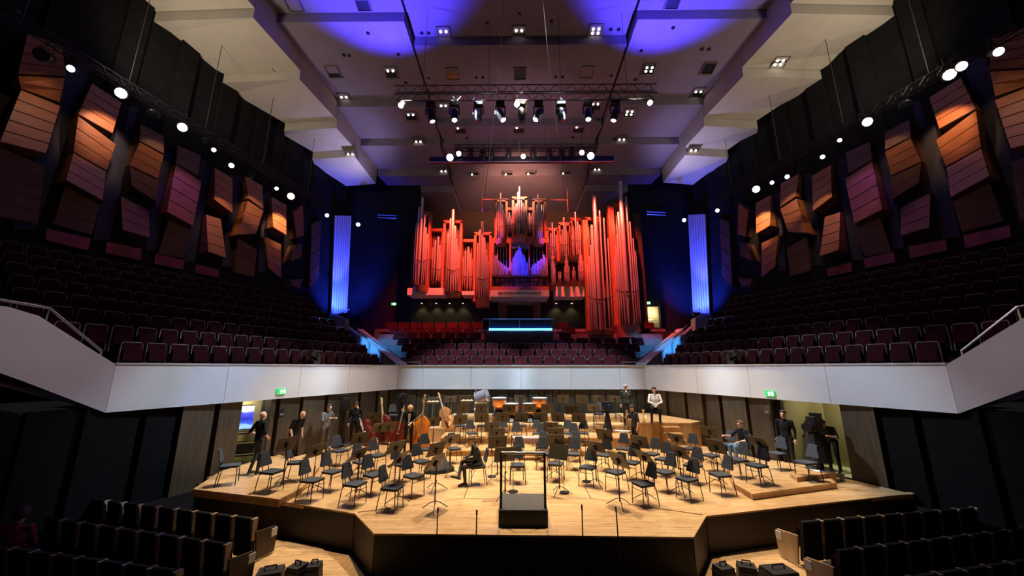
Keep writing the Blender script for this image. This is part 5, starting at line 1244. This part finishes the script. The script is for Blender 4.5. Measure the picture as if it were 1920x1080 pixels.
        if style != 'bald_rim': h.f.append(tuple(range(b0, b0+n)))
        o = h.build('hair', hmx, root, True); o.modifiers.new('t', 'SOLIDIFY').thickness = .02
    if extras:
        for nm, e, mt in extras: e.build(nm, mt, root)
    return root, J
def lanyard(J, k=1.0):
    return MB().tube([(-.06, .0, J['neck'].z-.03), (-.03, J['chest'].y-.128, J['chest'].z+.05), (0, J['chest'].y-.135, J['chest'].z-.15), (.03, J['chest'].y-.128, J['chest'].z+.05), (.06, .0, J['neck'].z-.03)], .007, 4)
def by_wall(s, u, v, d=-.45): p = side_hit(s, u, v, d); return V(p.x, p.y, level(p.x, p.y))
def at_floor(u, v): p = atz(u, v, 0); l = level(p.x, p.y); p = atz(u, v, l); return V(p.x, p.y, level(p.x, p.y))
# man with back to us in front of the monitor
pose = dict(STAND, elL=(.36, .10, 1.16), wrL=(.22, -.12, 1.04), elR=(-.34, .06, 1.15), wrR=(-.16, -.14, 1.02), knL=(.12, -.03, .5), anL=(.15, .08, .085), toL=(.17, -.09, .03))
p = at_floor(478, 889); person('bald man in black t-shirt standing with hands at belt before the monitor', p, R(155), pose, 'cloth_black', 'trousers_grey', 'short', None, 1.0,
       [('badge', MB().box((.17, .10, 1.02), (.07, .02, .10)), 'paper')])
# bald man leaning forward
pose = dict(STAND, chest=(0, -.10, 1.25), neck=(0, -.20, 1.42), head=(0, -.30, 1.55), shR=(-.19, -.16, 1.38), shL=(.19, -.16, 1.38), elR=(-.25, -.10, 1.10), wrR=(-.24, -.20, .86), elL=(.24, -.06, 1.1), wrL=(.24, -.10, .85), look=(.1, -.8, -.6), anL=(.12, .15, .1), toL=(.13, -.02, .03))
p = by_wall(-1, 553, 800); person('bald man in black t-shirt leaning forward at the left wall', V(p.x, p.y, 0), R(70), pose, 'cloth_black', 'trousers', 'short', None, 1.02)
# camera operator in grey jacket, left
pose = dict(STAND, elR=(-.26, -.12, 1.18), wrR=(-.14, -.34, 1.28), elL=(.26, -.12, 1.18), wrL=(.14, -.34, 1.26), head=(.02, -.06, 1.64))
p = by_wall(-1, 613, 785); person('camera operator in grey jacket beside the left television camera', V(p.x, p.y, 0), R(62), pose, 'cloth_grey', 'cloth_grey', 'long', ('hair_dark', 'short'), 1.02)
# dark-clothed player at the left rear
p = by_wall(-1, 667, 775, -.3); person('person in black with dark hair standing behind the leaning red bass', V(p.x, p.y, 0), R(20), STAND, 'cloth_black', 'cloth_black', 'long', ('hair_dark', 'long'), 1.0)
# bass player
pose = dict(STAND, head=(.02, -.10, 1.60), neck=(0, -.03, 1.47), look=(.15, -.75, -.62), elR=(-.24, -.08, 1.16), wrR=(-.02, -.28, 1.05), elL=(.24, -.06, 1.18), wrL=(.10, -.32, 1.12))
p = at_floor(764, 848); o, J = person('blond bass player in dark suit and white shirt holding a bow', V(p.x, p.y, p.z), R(14), pose, 'cloth_black', 'trousers', 'long', ('hair_blond', 'curly'), 1.02,
       [('shirt_front', MB().prism([(-.05, -.135, 1.46), (.05, -.135, 1.46), (.03, -.152, 1.10), (-.03, -.152, 1.10)], (0, .03, 0)), 'cloth_white')])
bw = MB().tube([(.0, -.33, 1.06), (.30, -.42, 1.32), (.52, -.46, 1.52)], .012, 5).build('bass_bow', 'maple'); bw.location = o.location; bw.rotation_euler = o.rotation_euler; tag(bw, 'pale wooden bow held across the orange bass', 'bow')
# man sitting cross-legged in the middle
pose = dict(SIT, chest=(0, -.04, .84), neck=(0, -.11, 1.02), head=(0, -.19, 1.16), shR=(-.19, -.08, .99), shL=(.19, -.08, .99), look=(.35, -.80, -.42), elR=(-.24, -.14, .74), wrR=(-.06, -.36, .70), elL=(.24, -.14, .74), wrL=(.06, -.36, .70),
            knR=(-.08, -.42, .62), anR=(.14, -.56, .26), toR=(.18, -.76, .30), knL=(.10, -.40, .50), anL=(.10, -.36, .085), toL=(.10, -.54, .03))
c = [q for q in chairs if (q[0], q[1]) == (895, 874)][0][2]
o, J = person('man in dark sweater sitting cross-legged with white lanyard, looking at his hands', V(c.x, c.y, c.z), R(-72), pose, 'cloth_charcoal', 'trousers_grey', 'long', ('hair_brown', 'short'), 1.0)
MB().tube([(-.06, -.09, 1.0), (-.02, -.19, .92), (0, -.205, .76), (.02, -.19, .92), (.06, -.09, 1.0)], .008, 4).build('lanyard', 'cloth_white', o); MB().box((0, -.36, .735), (.07, .13, .012)).build('phone', 'screen_bezel', o)
# standing man with hand at his face, right
pose = dict(STAND, head=(0, -.07, 1.62), neck=(0, -.03, 1.47), look=(0, -.8, -.6), elR=(-.24, -.24, 1.22), wrR=(-.07, -.28, 1.46), elL=(.25, .04, 1.13), wrL=(.25, -.04, .88), anL=(.12, .08, .085), toL=(.13, -.09, .03))
p = aty(1190, 800, 15.7); p.z = 0; person('man in dark polo shirt standing with hand at his face right of the middle', V(p.x, p.y, p.z), R(-78), pose, 'cloth_charcoal', 'trousers', 'short', ('hair_dark', 'short'), 1.0)
# man in green sweater on the back riser
p = place(1173, 735, 1.3); person('bald man in dark green sweater standing at the back wall', p, R(-4), dict(STAND, head=(.01, -.03, 1.645), look=(.3, -1, 0)), 'cloth_green', 'trousers', 'long', ('hair_grey', 'bald_rim'), 1.0,
       [('collar', MB().prism([(-.04, -.09, 1.50), (.04, -.09, 1.50), (0, -.125, 1.40)], (0, .03, 0)), 'cloth_white'), ('chest_badge', MB().box((.10, -.125, 1.36), (.06, .015, .02)), 'paper')])
# man in white shirt, seated high
pose = dict(SIT, pelvis=(0, .05, .62), chest=(0, .05, .93), neck=(0, .04, 1.13), head=(0, .01, 1.29), shR=(-.19, .04, 1.085), shL=(.19, .04, 1.085), elR=(-.26, -.04, .82), elL=(.26, -.04, .82), wrR=(-.06, -.22, .76), wrL=(.06, -.22, .76), hipR=(-.10, .02, .61), hipL=(.10, .02, .61), knR=(-.20, -.36, .60), knL=(.12, -.36, .56), anR=(-.22, -.32, .085), toR=(-.25, -.48, .03), anL=(.10, -.30, .085), toL=(.11, -.46, .03))
p = place(1231, 791, .03); person('man in white shirt and black trousers seated on the right block', V(p.x, p.y, p.z), R(-12), pose, 'cloth_white', 'trousers', 'long', ('hair_dark', 'short'), 1.0)
o = thing('stool', 'black stool under the white-shirted man', 'stool', (p.x, p.y, p.z), R(-12)); MB().box((0, .05, .50), (.38, .36, .05)).build('seat', 'black_metal', o)
for x in (-.15, .15):
    for y in (-.08, .18): MB().tube([(x, y, .48), (x*1.2, y*1.1, .005)], .012, 5).build('leg', 'black_metal', o)
# man in black t-shirt and jeans reaching out
pose = dict(SIT, elR=(-.26, -.20, .80), wrR=(-.22, -.46, .84), elL=(.25, -.06, .74), wrL=(.16, -.28, .68))
p = place(1392, 838, .5); person('man in black t-shirt and blue jeans seated with arm stretched out', V(p.x, p.y, p.z), R(-78), pose, 'cloth_black', 'jeans', 'short', ('hair_brown', 'short'), 1.02,
       [('glasses', MB().tube([(-.06, -.07, 1.25), (-.03, -.10, 1.245), (.03, -.10, 1.245), (.06, -.07, 1.25)], .006, 4), 'ebony')])
o = dup(proto, V(p.x, p.y, p.z), R(-78), 'dark grey orchestra chair under the man in jeans', 'orchestra chairs on the stage')
# dark figure at the right doorway
p = side_hit(1, 1473, 810, -.2); person('man in black standing at the right doorway', V(p.x, p.y, 0), R(-50), STAND, 'cloth_black', 'trousers', 'long', ('hair_dark', 'short'), 1.02)
# operator bending behind the draped camera
pose = dict(STAND, chest=(0, -.14, 1.24), neck=(0, -.28, 1.38), head=(0, -.40, 1.47), shR=(-.19, -.23, 1.35), shL=(.19, -.23, 1.35), elR=(-.30, -.30, 1.10), wrR=(-.16, -.52, 1.14), elL=(.30, -.30, 1.10), wrL=(.16, -.52, 1.14), look=(0, -.8, -.6))
p = atz(1582, 893, 0); person('camera operator in black bending over the draped television camera', V(p.x+.15, p.y+.45, 0), R(-60), pose, 'cloth_black', 'cloth_black', 'short', ('hair_dark', 'short'), 1.0)
# visitor in pink at the lower left edge
p = atz(25, 1030, FL+.7); person('person in pink top seated at the lower left edge', V(p.x, p.y, FL), R(200), SIT, 'pink_cloth', 'trousers', 'long', ('hair_dark', 'long'), 1.05)
